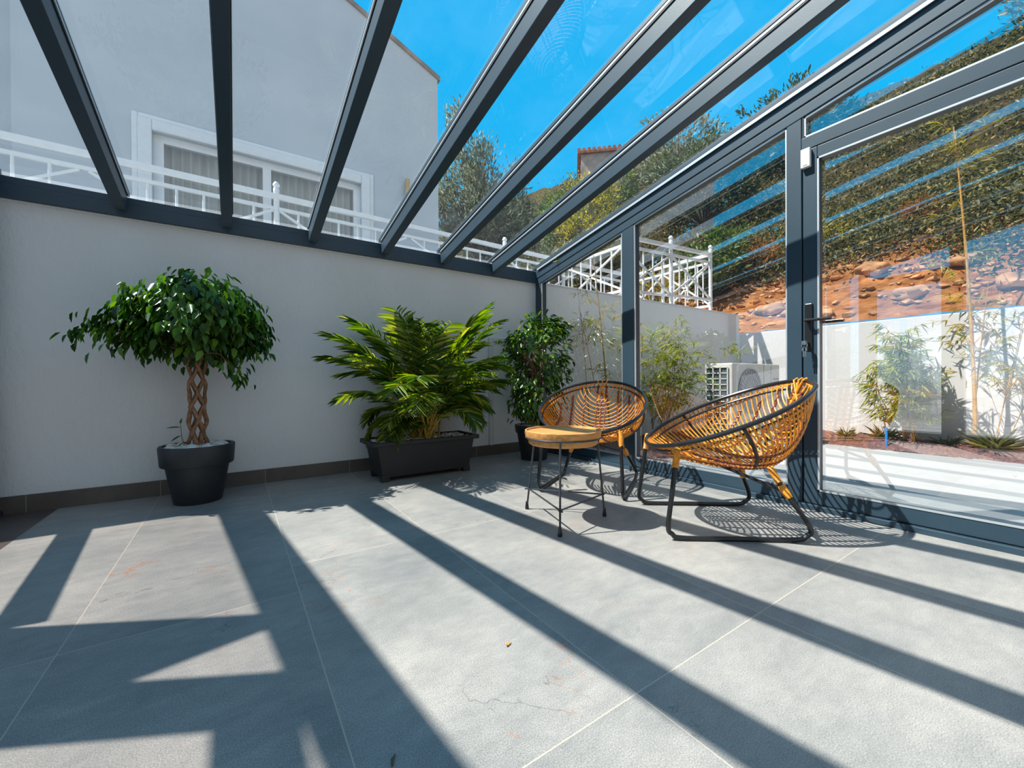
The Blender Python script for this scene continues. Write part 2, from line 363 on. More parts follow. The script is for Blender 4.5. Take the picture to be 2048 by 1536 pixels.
for i in range(len(xs) - 1):
    x0, x1 = xs[i] + .02, xs[i + 1] - .02
    b = MB(); b.add([rpt(x0, .06, 0), rpt(x1, .06, 0), rpt(x1, YE, 0), rpt(x0, YE, 0)], [(0, 1, 2, 3)]); b.build('roof_pane', M['roof_glass'], roof, False)

# ------------------------------------------------------------------ gable glass walls
def zt(y): return 1.80 + S * abs(y)          # top of the wall glazing
def zb(y): return 1.868 + S * abs(y)         # underside of the gable beam
counts = {'w': 0, 'd': 0}
def quad_x(b, x, y0, y1, z0, za, zb_): b.add([(x, y0, z0), (x, y1, z0), (x, y1, zb_), (x, y0, za)], [(0, 1, 2, 3)])
def framed(name, X, y0, y1, zlo, top0, top1, label, glasslo, fw=.0, parent=None):
    """fixed pane between y0 > y1 with a light bead round the glass"""
    o = empty(name); tag(o, label, 'window', kind='structure')
    b = MB(); quad_x(b, X, y0, y1, glasslo, top0, top1); b.build('pane', M['wall_glass'], o, False)
    b = MB(); w = .009; dx = .034
    b.beam((X - dx, y0 - w / 2, glasslo), (X - dx, y0 - w / 2, top0), w, .012, (1, 0, 0)); b.beam((X - dx, y1 + w / 2, glasslo), (X - dx, y1 + w / 2, top1), w, .012, (1, 0, 0))
    b.beam((X - dx, y0, glasslo + w / 2), (X - dx, y1, glasslo + w / 2), .012, w); b.beam((X - dx, y0, top0 - w / 2), (X - dx, y1, top1 - w / 2), .012, w)
    b.build('glazing_bead', M['alu'], o, False)
    b = MB(); w = .007; dx = .040
    b.beam((X - dx, y0, top0 + .003), (X - dx, y1, top1 + .003), .006, w); b.beam((X - dx, y0 + .003, glasslo), (X - dx, y0 + .003, top0), w, .006, (1, 0, 0)); b.beam((X - dx, y1 - .003, glasslo), (X - dx, y1 - .003, top1), w, .006, (1, 0, 0))
    b.build('glazing_seal', M['gasket'], o, False)
    return o
def door(name, X, y0, y1, label, inner, kx, h=2.080):
    o = empty(name); tag(o, label, 'door', kind='structure'); st = .072; g1 = h - .064
    b = MB()
    for a0, a1 in ((y0, y0 - st), (y1 + st, y1)): b.box(X - .042, X + .03, min(a0, a1), max(a0, a1), .034, h)
    b.box(X - .042, X + .03, y1 + st, y0 - st, .034, .111); b.box(X - .042, X + .03, y1 + st, y0 - st, g1, h)
    b.build('door_frame', M['frame'], o, False, bevel=.003)
    b = MB(); quad_x(b, X, y0 - st, y1 + st, .111, g1, g1); b.build('pane', M['wall_glass'], o, False)
    b = MB(); w = .009; dx = .042
    ya, yb = y0 - st, y1 + st
    b.box(X - dx - .003, X - dx + .004, ya - w, ya, .111, g1); b.box(X - dx - .003, X - dx + .004, yb, yb + w, .111, g1)
    b.box(X - dx - .003, X - dx + .004, yb, ya, .111, .111 + w); b.box(X - dx - .003, X - dx + .004, yb, ya, g1 - w, g1); b.build('glazing_bead', M['alu'], o, False)
    return o
def gable(X, posts, doorbay, names, side, dh=2.084):
    fr = empty('trim_1' if X > -1 else 'trim_2'); tag(fr, f'dark grey aluminium frame of the {side} glass wall', 'window frame', kind='structure')
    b = MB(); b.prism([(-.0, zb(0)), (YE, zb(YE)), (YE, zroof(YE) - .012), (0, zroof(0) - .012)], 0, X - .052, X + .045); b.build('gable_beam', M['frame'], fr, False, bevel=.004)
    b = MB(); b.prism([(-.0, zt(0) - .0), (YE, zt(YE)), (YE, zb(YE) - .006), (0, zb(0) - .006)], 0, X - .047, X + .03); b.build('head_rail', M['frame'], fr, False, bevel=.003)
    b = MB(); b.beam((X - .01, 0, zb(0) - .003), (X - .01, YE, zb(YE) - .003), .07, .006); b.build('joint', M['gasket'], fr, False)
    b = MB(); b.beam((X, .05, zroof(0) + .02), (X, YE, zroof(YE) + .02), .11, .03); b.build('cover_cap', M['frame'], fr, False)
    sg = -1 if X > -1 else 1
    b = MB(); b.beam((X + sg * .064, -.05, zroof(.05) - .012), (X + sg * .064, YE, zroof(YE) - .012), .007, .02); b.build('edge_strip', M['alu'], fr, False)
    for y0, y1 in posts:
        ym = (y0 + y1) / 2
        b = MB(); b.prism([(y0, .03), (y1, .03), (y1, zt(y1)), (y0, zt(y0))], 0, X - .044, X + .032); b.build('post', M['frame'], fr, False, bevel=.003)
    b = MB(); b.box(X - .065, X + .06, YE, 0, -.1, .03); b.build('threshold', M['frame'], fr, False, bevel=.003)
    d0, d1 = doorbay
    segs = []; prev = 0
    for k in range(len(posts) - 1): segs.append((posts[k][1], posts[k + 1][0]))
    wi = names
    n = 0
    for y0, y1 in segs:
        if abs(y0 - d0) < .02:
            b = MB(); b.box(X - .044, X + .032, y1, y0, dh, dh + .073); b.build('transom', M['frame'], fr, False, bevel=.003)
            b = MB(); b.box(X - .028, X + .02, y1, y0, dh - .006, dh + .002); b.build('joint', M['gasket'], fr, False)
            b = MB(); b.box(X - .026, X + .02, y0 - .006, y0 + .001, .03, dh - .004); b.build('joint', M['gasket'], fr, False)
            framed('window_%d' % wi, X, y0 - .012, y1 + .012, dh + .073, zt(y0), zt(y1), f'slanted glass pane above the {side} glass door', dh + .073)
            wi += 1
            door('door_1' if X > -1 else 'door_2', X, y0 - .006, y1 + .004, f'{side} glass door in a dark grey frame', 0, 0, dh - .004)
        else:
            b = MB(); b.box(X - .044, X + .032, y1, y0, .03, .108); b.build('bottom_rail', M['frame'], fr, False, bevel=.003)
            where = ['beside the back wall', 'between the middle post and the door post', 'beyond the door, towards the house', ''][min(n, 2)]
            framed('window_%d' % wi, X, y0, y1, .108, zt(y0), zt(y1), f'tall fixed window of the {side} glass wall {where}', .108)
            wi += 1; n += 1
    return fr
gable(0.0, [(0, -.09), (-1.212, -1.335), (-2.479, -2.556), (-3.53, -3.61), (-4.64, -4.72)], (-2.556, -3.53), 1, 'garden-side')
gable(-3.97, [(0, -.09), (-1.70, -1.78), (-2.53, -2.63), (-3.6, -3.7), (-4.64, -4.72)], (-1.78, -2.53), 6, 'patio-side', 1.95)

d1 = bpy.data.objects['door_1']
h = empty('handle'); h.parent = d1
b = MB(); b.box(-.054, -.042, -2.612, -2.573, .925, 1.19); b.build('backplate', M['steel'], h, False, bevel=.005)
b = MB(); b.tube([(-.054, -2.593, 1.09), (-.085, -2.593, 1.09)], .010, 10); b.tube([(-.085, -2.586, 1.09), (-.085, -2.715, 1.088)], .0085, 10); b.build('lever', M['steel'], h)
b = MB(); b.box(.03, .042, -2.612, -2.573, .925, 1.19); b.tube([(.042, -2.593, 1.09), (.08, -2.593, 1.09), (.08, -2.72, 1.088)], .009, 10); b.build('outer_lever', M['steel'], h, True)
k = empty('key_ring', (-.060, -2.59, .965)); tag(k, 'small bunch of silver keys hanging in the glass door lock', 'keys')
b = MB(); b.tube([(0.005, 0, 0), (-.03, 0, 0)], .007, 8); b.box(-.05, -.028, -.010, .010, -.016, .006); b.build('lock_key', M['chrome'], k, False)
b = MB(); b.tube([(-.04 + 0, .014 * math.sin(a), -.02 + .014 * math.cos(a)) for a in np.linspace(0, 2 * PI, 16, endpoint=False)], .0016, 6, True); b.build('ring', M['chrome'], k)
for dy in (.004, -.006):
    b = MB(); b.box(-.043, -.040, dy - .008, dy + .008, -.052, -.034); b.box(-.043, -.040, dy - .0035, dy + .0035, -.085, -.05); b.build('spare_key', M['chrome'], k, False)
s = empty('door_contact_sensor', (-.045, -2.575, 2.03)); tag(s, 'small white alarm contact box at the top corner of the glass door', 'sensor')
b = MB(); b.box(-.026, .0, -.033, .014, -.058, .05); b.build('housing', M['white'], s, False, bevel=.004)
b = MB(); b.box(-.0275, -.0255, -.020, .002, -.048, -.044); b.build('seam', M['grey'], s, False)

# trunking on the back wall
b = MB(); b.box(-.655, -.60, -.012, .0118, .103, 1.20); b.box(-.60, -.07, -.008, .0118, 1.165, 1.20)
tag(b.build('cable_trunking', M['render'], smooth=False, bevel=.003), 'white cable trunking box running up the plaster wall by the corner shrub', 'trunking')

# ------------------------------------------------------------------ potted plants
def pebbles(name, parent, pts_fn, n, r0, r1, seed):
    b = MB(); random.seed(seed)
    for i in range(n):
        x, y, z = pts_fn(); r = random.uniform(r0, r1)
        b.blob((x, y, z + r * .25), (r * random.uniform(.8, 1.4), r * random.uniform(.8, 1.4), r * random.uniform(.45, .7)), i + seed * 50, .3, 0, 1)
    o = b.build(name, M['pebble'], parent, angle=60); o['kind'] = 'stuff'; return o
def round_pot(parent, base_r, rim_r, h, lip):
    k = (rim_r - .012); b = MB()
    rl = base_r + (k - base_r) * (h - lip) / h
    b.lathe([(.001, .0), (base_r - .006, .0), (base_r, .008), (rl, h - lip)], n=48)
    b.build('pot', M['plastic_black'], parent)
    b = MB(); b.lathe([(rl - .004, h - lip), (rim_r - .012, h - lip), (rim_r - .008, h - lip + .006), (rim_r, h - .008), (rim_r - .004, h), (rim_r - .02, h), (rim_r - .03, h - .03), (rim_r - .035, h - .08)], n=48)
    b.build('pot_rim', M['plastic_black'], parent)
    b = MB(); b.lathe([(.001, h - .02), (rim_r - .03, h - .02)], n=32); b.build('soil', M['mulch'], parent)
def disk(R, z):
    def f():
        a = random.uniform(0, 2 * PI); r = R * math.sqrt(random.random()); return r * math.cos(a), r * math.sin(a), z
    return f
def sphere_dirs(n):
    d = rng.normal(size=(n, 3)); return d / np.linalg.norm(d, axis=1, keepdims=True)
def spray(tips, per, spread, L, W, down=.8, out=.6, centre=None, lrand=.35):
    """leaves hanging around twig tips"""
    tips = np.repeat(np.asarray(tips), per, axis=0); n = len(tips)
    pos = tips + rng.normal(size=(n, 3)) * spread
    o = pos - np.asarray(centre); o[:, 2] *= .3; o /= (np.linalg.norm(o, axis=1, keepdims=True) + 1e-6)
    d = o * out + sphere_dirs(n) * .55; d[:, 2] -= down
    nrm = o + sphere_dirs(n) * .7; nrm[:, 2] += .7
    Ls = L * rng.uniform(1 - lrand, 1 + lrand, n)
    return pos, d, nrm, Ls, Ls * W

fic = empty('potted_ficus', (-3.0, -.285, 0)); tag(fic, 'ficus tree with a lattice-braided trunk in a round anthracite pot', 'potted tree', 'potted plants along the white wall')
round_pot(fic, .128, .20, .362, .125)
pebbles('pebbles', fic, disk(.165, .350), 120, .012, .028, 3)
b = MB(); NS = 8
for sgn in (1, -1):
    for q in range(NS // 2):
        ph = 2 * PI * q / (NS // 2) + (.0 if sgn > 0 else .4); pts = []; rr = []
        for i in range(46):
            t = i / 45; z = .33 + .62 * t; a = ph + sgn * t * 2 * PI * .92
            r = (.042 + .005 * math.sin(t * 30)) * (1 - .25 * max(0, t - .85) / .15) + (.008 if sgn > 0 else 0) * math.sin(a * 2)
            pts.append((r * math.cos(a), r * math.sin(a), z)); rr.append(.0105 * (1.15 - .35 * t) + .0015 * math.sin(t * 37 + q))
        b.tube(pts, rr, 8)
b.build('braided_trunk', M['bark'], fic)
tips = []
for i in range(230):
    d = sphere_dirs(1)[0]; r = rng.uniform(.25, 1) ** .5
    p = np.array([d[0] * .375 * r, d[1] * .24 * r, 1.165 + d[2] * .25 * r])
    if abs(p[0]) > .26: p[2] -= .07 * (abs(p[0]) - .26) / .12
    tips.append(p)
for (x, y, z) in ((-.38, 0, 1.16), (-.42, -.02, 1.12), (-.45, .0, 1.09), (-.47, -.04, 1.12), (-.54, -.02, 1.05), (-.42, -.08, 1.04), (-.36, -.05, 1.0), (.34, -.05, 1.0), (.37, -.03, 1.07), (.20, -.10, .86), (.21, -.1, .82), (.31, -.1, .96), (.0, -.02, 1.42), (.05, 0, 1.43), (-.1, 0, 1.41), (-.31, -.02, 1.24), (-.38, 0, 1.2)): tips.append(np.array([x, y, z]))
b = MB()
for p in tips[::2]:
    st = np.array([p[0] * .08, p[1] * .08, .93]); md = st * .45 + p * .55 + np.array([0, 0, .07])
    b.tube([st, (st + md) / 2 + np.array([0, 0, .015]), md, p], [.007, .0055, .004, .002], 5)
b.build('branches', M['bark'], fic)
P_, D_, N_, L_, W_ = spray(np.array(tips), 17, .036, .060, .54, 1.0, .5, (0, 0, 1.15))
P_[:, 1] = np.minimum(P_[:, 1], .235)
leaves_obj('foliage', M['ficus'], fic, P_, D_, N_, L_, W_, .12, .22, ymax=.285)
sp = MB(); sp.tube([(-.055, -.05, .33), (-.075, -.06, .42), (-.08, -.06, .50)], [.003, .0025, .0015], 5); o = sp.build('sprout', M['bark'], fic)
sl = np.array([(-.078, -.06, .48), (-.076, -.06, .43), (-.065, -.055, .385), (-.08, -.06, .50)])
leaves_obj('sprout_leaves', M['ficus'], o, sl, [(-.8, -.1, .1), (-.6, -.3, -.3), (-.7, -.2, -.5), (.1, -.1, 1)], [(0, 0, 1)] * 4, [.075, .065, .06, .04], [.034, .03, .03, .016])

pal = empty('potted_palm', (-1.53, -.375, 0)); tag(pal, 'bushy areca palm in a long black rectangular planter', 'potted palm', 'potted plants along the white wall')
def frus(b, x0, y0, z0, x1, y1, z1, mi=0):
    b.add([(-x0, -y0, z0), (x0, -y0, z0), (x0, y0, z0), (-x0, y0, z0), (-x1, -y1, z1), (x1, -y1, z1), (x1, y1, z1), (-x1, y1, z1)], [(3, 2, 1, 0), (0, 1, 5, 4), (1, 2, 6, 5), (2, 3, 7, 6), (3, 0, 4, 7)], mi)
b = MB(); frus(b, .362, .145, .03, .405, .168, .285); b.build('planter_box', M['planter'], pal, False, bevel=.006)
b = MB()
X1, Y1 = .445, .185
for (x0, x1, y0, y1) in ((-X1, X1, -Y1, -Y1 + .03), (-X1, X1, Y1 - .03, Y1), (-X1, -X1 + .035, -Y1 + .03, Y1 - .03), (X1 - .035, X1, -Y1 + .03, Y1 - .03)): b.box(x0, x1, y0, y1, .272, .305)
b.build('planter_rim', M['planter'], pal, False, bevel=.005)
for sx in (-1, 1):
    for sy in (-1, 1):
        b = MB(); b.box(min(sx * .37, sx * .31), max(sx * .37, sx * .31), min(sy * .15, sy * .10), max(sy * .15, sy * .10), 0, .05); b.build('foot', M['planter'], pal, False)
b = MB(); b.box(-.40, .40, -.16, .16, .25, .288); b.build('soil', M['mulch'], pal, False)
def rect():
    return random.uniform(-.385, .385), random.uniform(-.145, .145), .288
pebbles('pebbles', pal, rect, 170, .010, .024, 5)
rngp = random.Random(5); LP = []; LD = []; LN = []; LL = []; LW = []; canes = MB(); rach = MB()
def frond(x0, y0, az, el, Lf, bend, leafL, z0=.27, hue=0, wall=.34):
    pts = []; p = Vector((x0, y0, z0)); e = el; st = 22; ds = Lf / st
    for i in range(st + 1):
        pts.append(p.copy()); t = i / st
        dv = Vector((math.cos(az) * math.cos(e), math.sin(az) * math.cos(e), math.sin(e)))
        p = p + dv * ds; e -= bend * (0.25 + 1.5 * t) / st
        if p.y > wall: p.y = wall
    n0 = int(st * .30)
    canes.tube(pts[:n0 + 2], [.011 - .005 * i / (n0 + 2) for i in range(n0 + 2)], 7)
    rach.tube(pts[n0:], [.0055 * (1 - .8 * i / (st - n0)) + .001 for i in range(st - n0 + 1)], 5)
    nl = 25
    for k in range(nl):
        t = .36 + .64 * k / (nl - 1); f = t * st; i = min(int(f), st - 1); q = pts[i].lerp(pts[i + 1], f - i); dv = (pts[i + 1] - pts[i]).normalized()
        side = dv.cross(Vector((0, 0, 1)))
        if side.length < .05: side = Vector((math.sin(az), -math.cos(az), 0))
        side.normalize(); up = side.cross(dv).normalized()
        ll = leafL * (math.sin(PI * min(1, (t - .28) / .80)) * .75 + .35) * rngp.uniform(.85, 1.1)
        for sg in (-1, 1):
            d = dv * (.50 + .42 * t) + side * sg * (1.08 - .38 * t) + up * .30 + Vector((rngp.gauss(0, .06), rngp.gauss(0, .06), -.30 * rngp.uniform(.1, 1.3)))
            LP.append(q); LD.append(d); LN.append(up + side * sg * -.35); LL.append(ll); LW.append(.0088 * rngp.uniform(.8, 1.15))
for i in range(56):
    a = rngp.uniform(0, 2 * PI)
    if math.sin(a) > .3 and rngp.random() < .45: a = -a
    if i % 4 == 3 and abs(math.cos(a)) < .75:
        if i % 8 == 3: continue
        a = (0 if math.cos(a) > 0 else PI) - .5 * math.sin(a)
    x0 = .045 + rngp.gauss(0, .045); y0 = rngp.gauss(0, .03)
    tier = i % 4
    if tier == 0: frond(x0, y0, a, rngp.uniform(1.35, 1.5), rngp.uniform(1.0, 1.24), rngp.uniform(.7, 1.3), .21)
    elif tier == 1: frond(x0, y0, a, rngp.uniform(1.18, 1.36), rngp.uniform(.85, 1.08), rngp.uniform(1.4, 2.2), .20)
    elif tier == 2: frond(x0, y0, a, rngp.uniform(1.0, 1.22), rngp.uniform(.62, .85), rngp.uniform(1.8, 2.7), .17)
    else: frond(x0, y0, a, rngp.uniform(.95, 1.2), rngp.uniform(.42, .60), rngp.uniform(2.0, 3.2), .14)
for a, el, Lf, bd in ((0.05, 1.22, 1.28, .75), (.0, 1.30, 1.25, .6), (3.2, 1.15, 1.15, .95), (3.0, 1.1, 1.05, 1.1), (-.1, 1.0, .9, 1.2), (3.3, 1.0, .85, 1.5), (2.9, 1.3, 1.15, .8)): frond(.045, 0, a, el, Lf, bd, .22)
for x0, a, Lf in ((-.17, 2.9, .24), (-.19, .8, .26), (-.15, -.5, .22)): frond(x0, -.06, a, 1.25, Lf, 1.4, .10, .26)
o = canes.build('canes', M['cane'], pal); rach.build('frond_ribs', M['palm'], pal)
leaves_obj('leaflets', M['palm'], pal, np.array(LP), np.array(LD), np.array(LN), LL, LW, .25, .30, ymax=.365)

shr = empty('potted_shrub', (-.40, -.42, 0)); tag(shr, 'upright glossy-leaved bush in a black pot in the corner', 'potted shrub', 'potted plants along the white wall')
round_pot(shr, .125, .187, .333, .075); pebbles('pebbles', shr, disk(.15, .320), 100, .011, .024, 9)
tips = []
for i in range(120):
    z = rng.uniform(.42, 1.36); w = .30 * math.sin(PI * min(1, max(0, (z - .22) / 1.28))) ** .7; a = rng.uniform(0, 2 * PI); r = w * math.sqrt(rng.uniform(.15, 1))
    x, y = .03 + r * math.cos(a), r * math.sin(a)
    if z > 1.2: x += .10
    tips.append((x, min(y, .34), z))
tips += [(.16, 0, 1.36), (.12, .02, 1.33), (.2, -.02, 1.3), (-.26, 0, 1.16), (-.3, .0, 1.08), (.28, -.05, .98), (.05, -.1, .42), (.0, -.1, .46), (.08, -.05, .40)]
b = MB()
for q in range(4):
    a = q * 1.6; b.tube([(.03 * math.cos(a), .03 * math.sin(a), .29), (.02 + .04 * math.cos(a), .04 * math.sin(a), .6), (.04 + .06 * math.cos(a), .06 * math.sin(a), .95)], [.011, .009, .005], 6)
b.build('stems', M['bark'], shr)
b = MB()
for p in tips[::2]:
    b.tube([(.03, 0, max(.35, p[2] - .22)), ((p[0] + .03) / 2, p[1] / 2, p[2] - .07), p], [.004, .003, .0015], 4)
b.build('twigs', M['bark'], shr)
P_, D_, N_, L_, W_ = spray(np.array(tips), 20, .038, .060, .5, .7, .7, (0.03, 0, .8)); P_[:, 1] = np.minimum(P_[:, 1], .40)
P_[:, 0] = np.minimum(P_[:, 0], .325)
leaves_obj('foliage', M['shrubleaf'], shr, P_, D_, N_, L_, W_, .12, .2, ymax=.40, xmax=.36)

# ------------------------------------------------------------------ rattan chairs
def smooth_path(pts, n):
    """Catmull-Rom through pts"""
    P = [Vector(p) for p in pts]; P = [P[0] * 2 - P[1]] + P + [P[-1] * 2 - P[-2]]; out = []; m = len(P) - 3
    for k in range(n + 1):
        f = k / n * m; i = min(int(f), m - 1); t = f - i; a, b_, c, d = P[i:i + 4]
        out.append(.5 * ((2 * b_) + (c - a) * t + (2 * a - 5 * b_ + 4 * c - d) * t * t + (3 * b_ - a - 3 * c + d) * t ** 3))
    return out
PROF = [(-.318, .412), (-.18, .355), (0, .312), (.15, .295), (.262, .312), (.335, .39), (.40, .55), (.464, .742)]
CL = smooth_path([(0, y, z) for y, z in PROF], 200)
RC = Vector((0, .0725, .577)); RD = Vector((0, .9206, .3905)); RA, RB = .38, .428
def rim(phi): return RC + Vector((RA * math.sin(phi), 0, 0)) - RD * (RB * math.cos(phi))
def shell(v, s):
    """v 0..1 from the front lip to the top of the back, s -1..1 across"""
    phi = PI * v; a = rim(phi); c = CL[min(200, max(0, int(round(v * 200))))]
    k = math.cos(s * PI / 2); m = Vector((0, a.y, a.z)); p = m + (c - m) * k
    return Vector((a.x * math.sin(s * PI / 2), p.y, p.z))
def make_chair():
    t = empty('rattan_chair')
    b = MB(); b.tube([rim(a) for a in np.linspace(0, 2 * PI, 72, endpoint=False)], .0112, 10, True); b.build('rim', M['steel'], t)
    b = MB(); off = Vector((0, -.012, .028))
    b.tube([RC + Vector((.955 * RA * math.sin(a), 0, 0)) - RD * (.955 * RB * math.cos(a)) - Vector((0, -.390, .9206)) * .036 for a in np.linspace(0, 2 * PI, 72, endpoint=False)], .0055, 8, True); b.build('inner_hoop', M['steel'], t)
    b = MB(); n = 42
    for i in range(1, n):
        v = i / n; v = v + .018 * math.sin(2 * PI * v)
        if .03 < v < .975: b.tube([shell(v, s) for s in np.linspace(-1, 1, 31)], .0045, 6)
    # front lip: strands fanning from the lip into the seat
    for s in np.linspace(-.85, .85, 19):
        b.tube([rim(s * .62) + Vector((0, 0, .008))] + [shell(v, s * .8).lerp(Vector((s * .30, CL[int(v * 200)].y, CL[int(v * 200)].z + .018)), .5) for v in (.10, .15, .20, .24)], .0042, 6)
    b.build('woven_shell', M['rattan'], t)
    b = MB()
    for x0 in (-.30, -.225, -.135, -.035, 0, .035, .135, .225, .30):
        for ph in (0, PI):
            pts = []
            for v in np.linspace(.07, .985, 110):
                aa = RA * math.sin(PI * v); xx = x0 + .0055 * math.sin(v * 157 + ph)
                if abs(xx) > aa * .97: continue
                q = shell(v, math.asin(xx / aa) * 2 / PI); q = q + Vector((0, -.3, .9)) * (.0045 * math.cos(v * 157 + ph)); pts.append(q)
            b.tube(pts, .0054, 5)
    b.build('wrapped_ribs', M['rattan_dark'], t)
    b = MB()
    for ph in (0, PI):        # zigzag lacing along the outside of the shell spine and just under the rim
        b.tube([shell(v, .028 * math.sin(v * 180 + ph)) + Vector((0, .004, -.012 + .003 * math.cos(v * 180 + ph))) for v in np.linspace(.10, .985, 150)], .0046, 5)
        for sg in (-1, 1):
            b.tube([shell(v, sg * (.90 + .035 * math.sin(v * 150 + ph))) for v in np.linspace(.06, .97, 130)], .0034, 5)
    b.build('lacing', M['rattan'], t)
    for sg in (-1, 1):
        b = MB(); b.tube([shell(.43, sg * s) + Vector((sg * .004, 0, -.002)) for s in np.linspace(.36, .985, 14)], .0085, 8); b.build('side_bar', M['steel'], t)
    b = MB()
    for k in range(3): b.tube([rim(PI + (k - 1) * .10) + Vector((0, .006, .014)), rim(PI + (k - 1) * .10) + Vector((0, -.014, .004)), shell(.93, (k - 1) * .13), shell(.88, (k - 1) * .13)], .005, 6)
    b.build('top_wrap', M['rattan'], t)
    for sg in (-1, 1):
        x = sg * .278
        ft = Vector((sg * .262, -.258, .425)); rt = Vector((sg * .165, .215, .315))
        fl = Vector((x, -.318, .012)); rl = Vector((x, .335, .012))
        pts = [ft, ft.lerp(fl, .45), ft.lerp(fl, .80)]
        c = [fl + Vector((0, .012, .055)), fl + Vector((0, .03, .018)), fl + Vector((0, .075, 0))]
        pts = [ft, ft.lerp(c[0], .5)] + c + [Vector((x, 0, .012)), rl + Vector((0, -.075, 0)), rl + Vector((0, -.022, .016)), rl + Vector((-sg * .004, .0, .055)), (rl + Vector((0, 0, .05))).lerp(rt, .5), rt]
        b = MB(); b.tube(smooth_path(pts, 60), .0115, 10); o = b.build('sled_leg', M['steel'], t)
        for yy in (-.22, .23):
            c_ = MB(); c_.box(x - .012, x + .012, yy - .012, yy + .012, 0, .008); c_.build('glide', M['steel'], o, False)
        c_ = MB(); q0 = ft; q1 = ft.lerp(c[0], .24)
        c_.tube([q0.lerp(q1, i / 30) + Vector((.0012 * (-1) ** i, 0, 0)) for i in range(31)], .0155, 10); c_.build('front_wrap', M['rattan'], o)
        c_ = MB(); q0 = rt + Vector((0, 0, .008)); q1 = rt.lerp(rl + Vector((0, 0, .05)), .25)
        c_.tube([q0.lerp(q1, i / 24) + Vector((.0012 * (-1) ** i, 0, 0)) for i in range(25)], .0155, 10); c_.build('rear_wrap', M['rattan'], o)
        jn = rt.lerp(rl + Vector((0, 0, .05)), .40)
        c_ = MB(); c_.tube([Vector((0, .05, .298)), jn], .009, 8); c_.build('brace', M['steel'], o)
        c_ = MB(); jd = (rl + Vector((0, 0, .05)) - rt).normalized(); c_.tube([jn - jd * .035, jn - jd * .01, jn + jd * .03], [.015, .020, .015], 10); c_.build('brace_wrap', M['rattan'], o)
    return t
c2 = make_chair()
c2.location = (-.71, -2.381, 0); c2.rotation_euler = (0, 0, math.atan2(-.61, .79) - PI / 2)
tag(c2, 'orange rattan bucket chair nearest the glass door, seen from its side', 'chair', 'rattan lounge chairs')
c1 = copy_tree(c2); c1.location = (-.70, -1.476, 0); c1.rotation_euler = (0, 0, math.atan2(.527, .85) - PI / 2)
tag(c1, 'orange rattan bucket chair behind the round table, facing the room', 'chair', 'rattan lounge chairs')

# ------------------------------------------------------------------ side table
tb = empty('side_table', (-1.332, -1.911, 0)); tag(tb, 'small round wooden tray table on thin black metal legs', 'side table')
b = MB(); b.lathe([(.001, .452), (.200, .452), (.203, .456), (.205, .487), (.201, .490), (.196, .488), (.193, .480), (.001, .478)], n=64); o = b.build('tray_top', M['wood'], tb)
for a in (2.5, 5.6):
    c = MB(); c.box(-.012, .012, -.004, .004, -.006, .006); q = c.build('grip_hole', M['dark'], o, False); q.location = (.2045 * math.cos(a), .2045 * math.sin(a), .470); q.rotation_euler = (0, 0, a + PI / 2)
b = MB(); b.lathe([(.001, .412), (.176, .412), (.186, .420), (.189, .450), (.001, .451)], n=64); o = b.build('lower_tray', M['wood'], tb)
for a in (2.5, 5.4):
    c = MB(); c.box(-.012, .012, -.004, .004, -.006, .006); q = c.build('grip_hole', M['dark'], o, False); q.location = (.1885 * math.cos(a), .1885 * math.sin(a), .437); q.rotation_euler = (0, 0, a + PI / 2)
b = MB(); b.tube([(.2 * math.cos(a), .2 * math.sin(a), .450) for a in np.linspace(0, 2 * PI, 56, endpoint=False)], .0055, 8, True); b.build('ring', M['greysteel'], tb)
feet = [(-.052, .262), (-.174, -.175), (.225, -.087)]
tops = []
for fx, fy in feet:
    r = math.hypot(fx, fy); tx, ty = fx / r * .2, fy / r * .2
    b = MB(); b.tube([(tx, ty, .452), (fx, fy, .012)], .0055, 8); o = b.build('leg', M['greysteel'], tb)
    c = MB(); c.lathe([(.001, 0), (.0105, .0), (.0115, .008), (.007, .045)], (fx, fy, 0), 12); c.build('foot', M['steel'], o)
    k = .25; tops.append((fx + (tx - fx) * k, fy + (ty - fy) * k, .122))
for i in range(3):
    p, q = Vector(tops[i]), Vector(tops[(i + 1) % 3]); d = (q - p).normalized()
    b = MB(); b.tube([p - d * .01, q + d * .025], .0045, 8); b.build('stretcher', M['greysteel'], tb)

# ------------------------------------------------------------------ outdoor air conditioner
ac = empty('air_conditioner', (1.96, -1.1, -.1)); tag(ac, 'white outdoor air conditioning unit behind the glass by the garden wall', 'air conditioner')
b = MB(); b.box(0, 1.18, 0, .34, .12, 1.05); b.build('casing', M['ac'], ac, False, bevel=.015)
b = MB(); b.box(-.006, .0, .05, .31, .2, 1.0); o = b.build('coil', M['acdark'], ac, False)
b = MB()
for yy in np.linspace(.05, .31, 4): b.box(-.018, -.006, yy - .006, yy + .006, .2, 1.0)
for zz in np.linspace(.2, 1.0, 13): b.box(-.018, -.006, .05, .31, zz - .005, zz + .005)
b.build('coil_guard', M['ac'], ac, False)
def flat_disk(x, z, r, y0, y1, n=48):
    b = MB(); vs = [(x + r * math.cos(2 * PI * k / n), y, z + r * math.sin(2 * PI * k / n)) for y in (y0, y1) for k in range(n)]
    b.add(vs, [tuple(range(n)), tuple(range(n, 2 * n))[::-1]] + [(k, n + k, n + (k + 1) % n, (k + 1) % n) for k in range(n)]); return b
o = flat_disk(.40, .71, .275, -.008, .004).build('fan_opening', M['acgrille'], ac, False)
b = MB()
for k in range(28):
    a = 2 * PI * k / 28; b.tube([(.40 + .05 * math.cos(a), -.012, .71 + .05 * math.sin(a)), (.40 + .275 * math.cos(a), -.016, .71 + .275 * math.sin(a))], .003, 4)
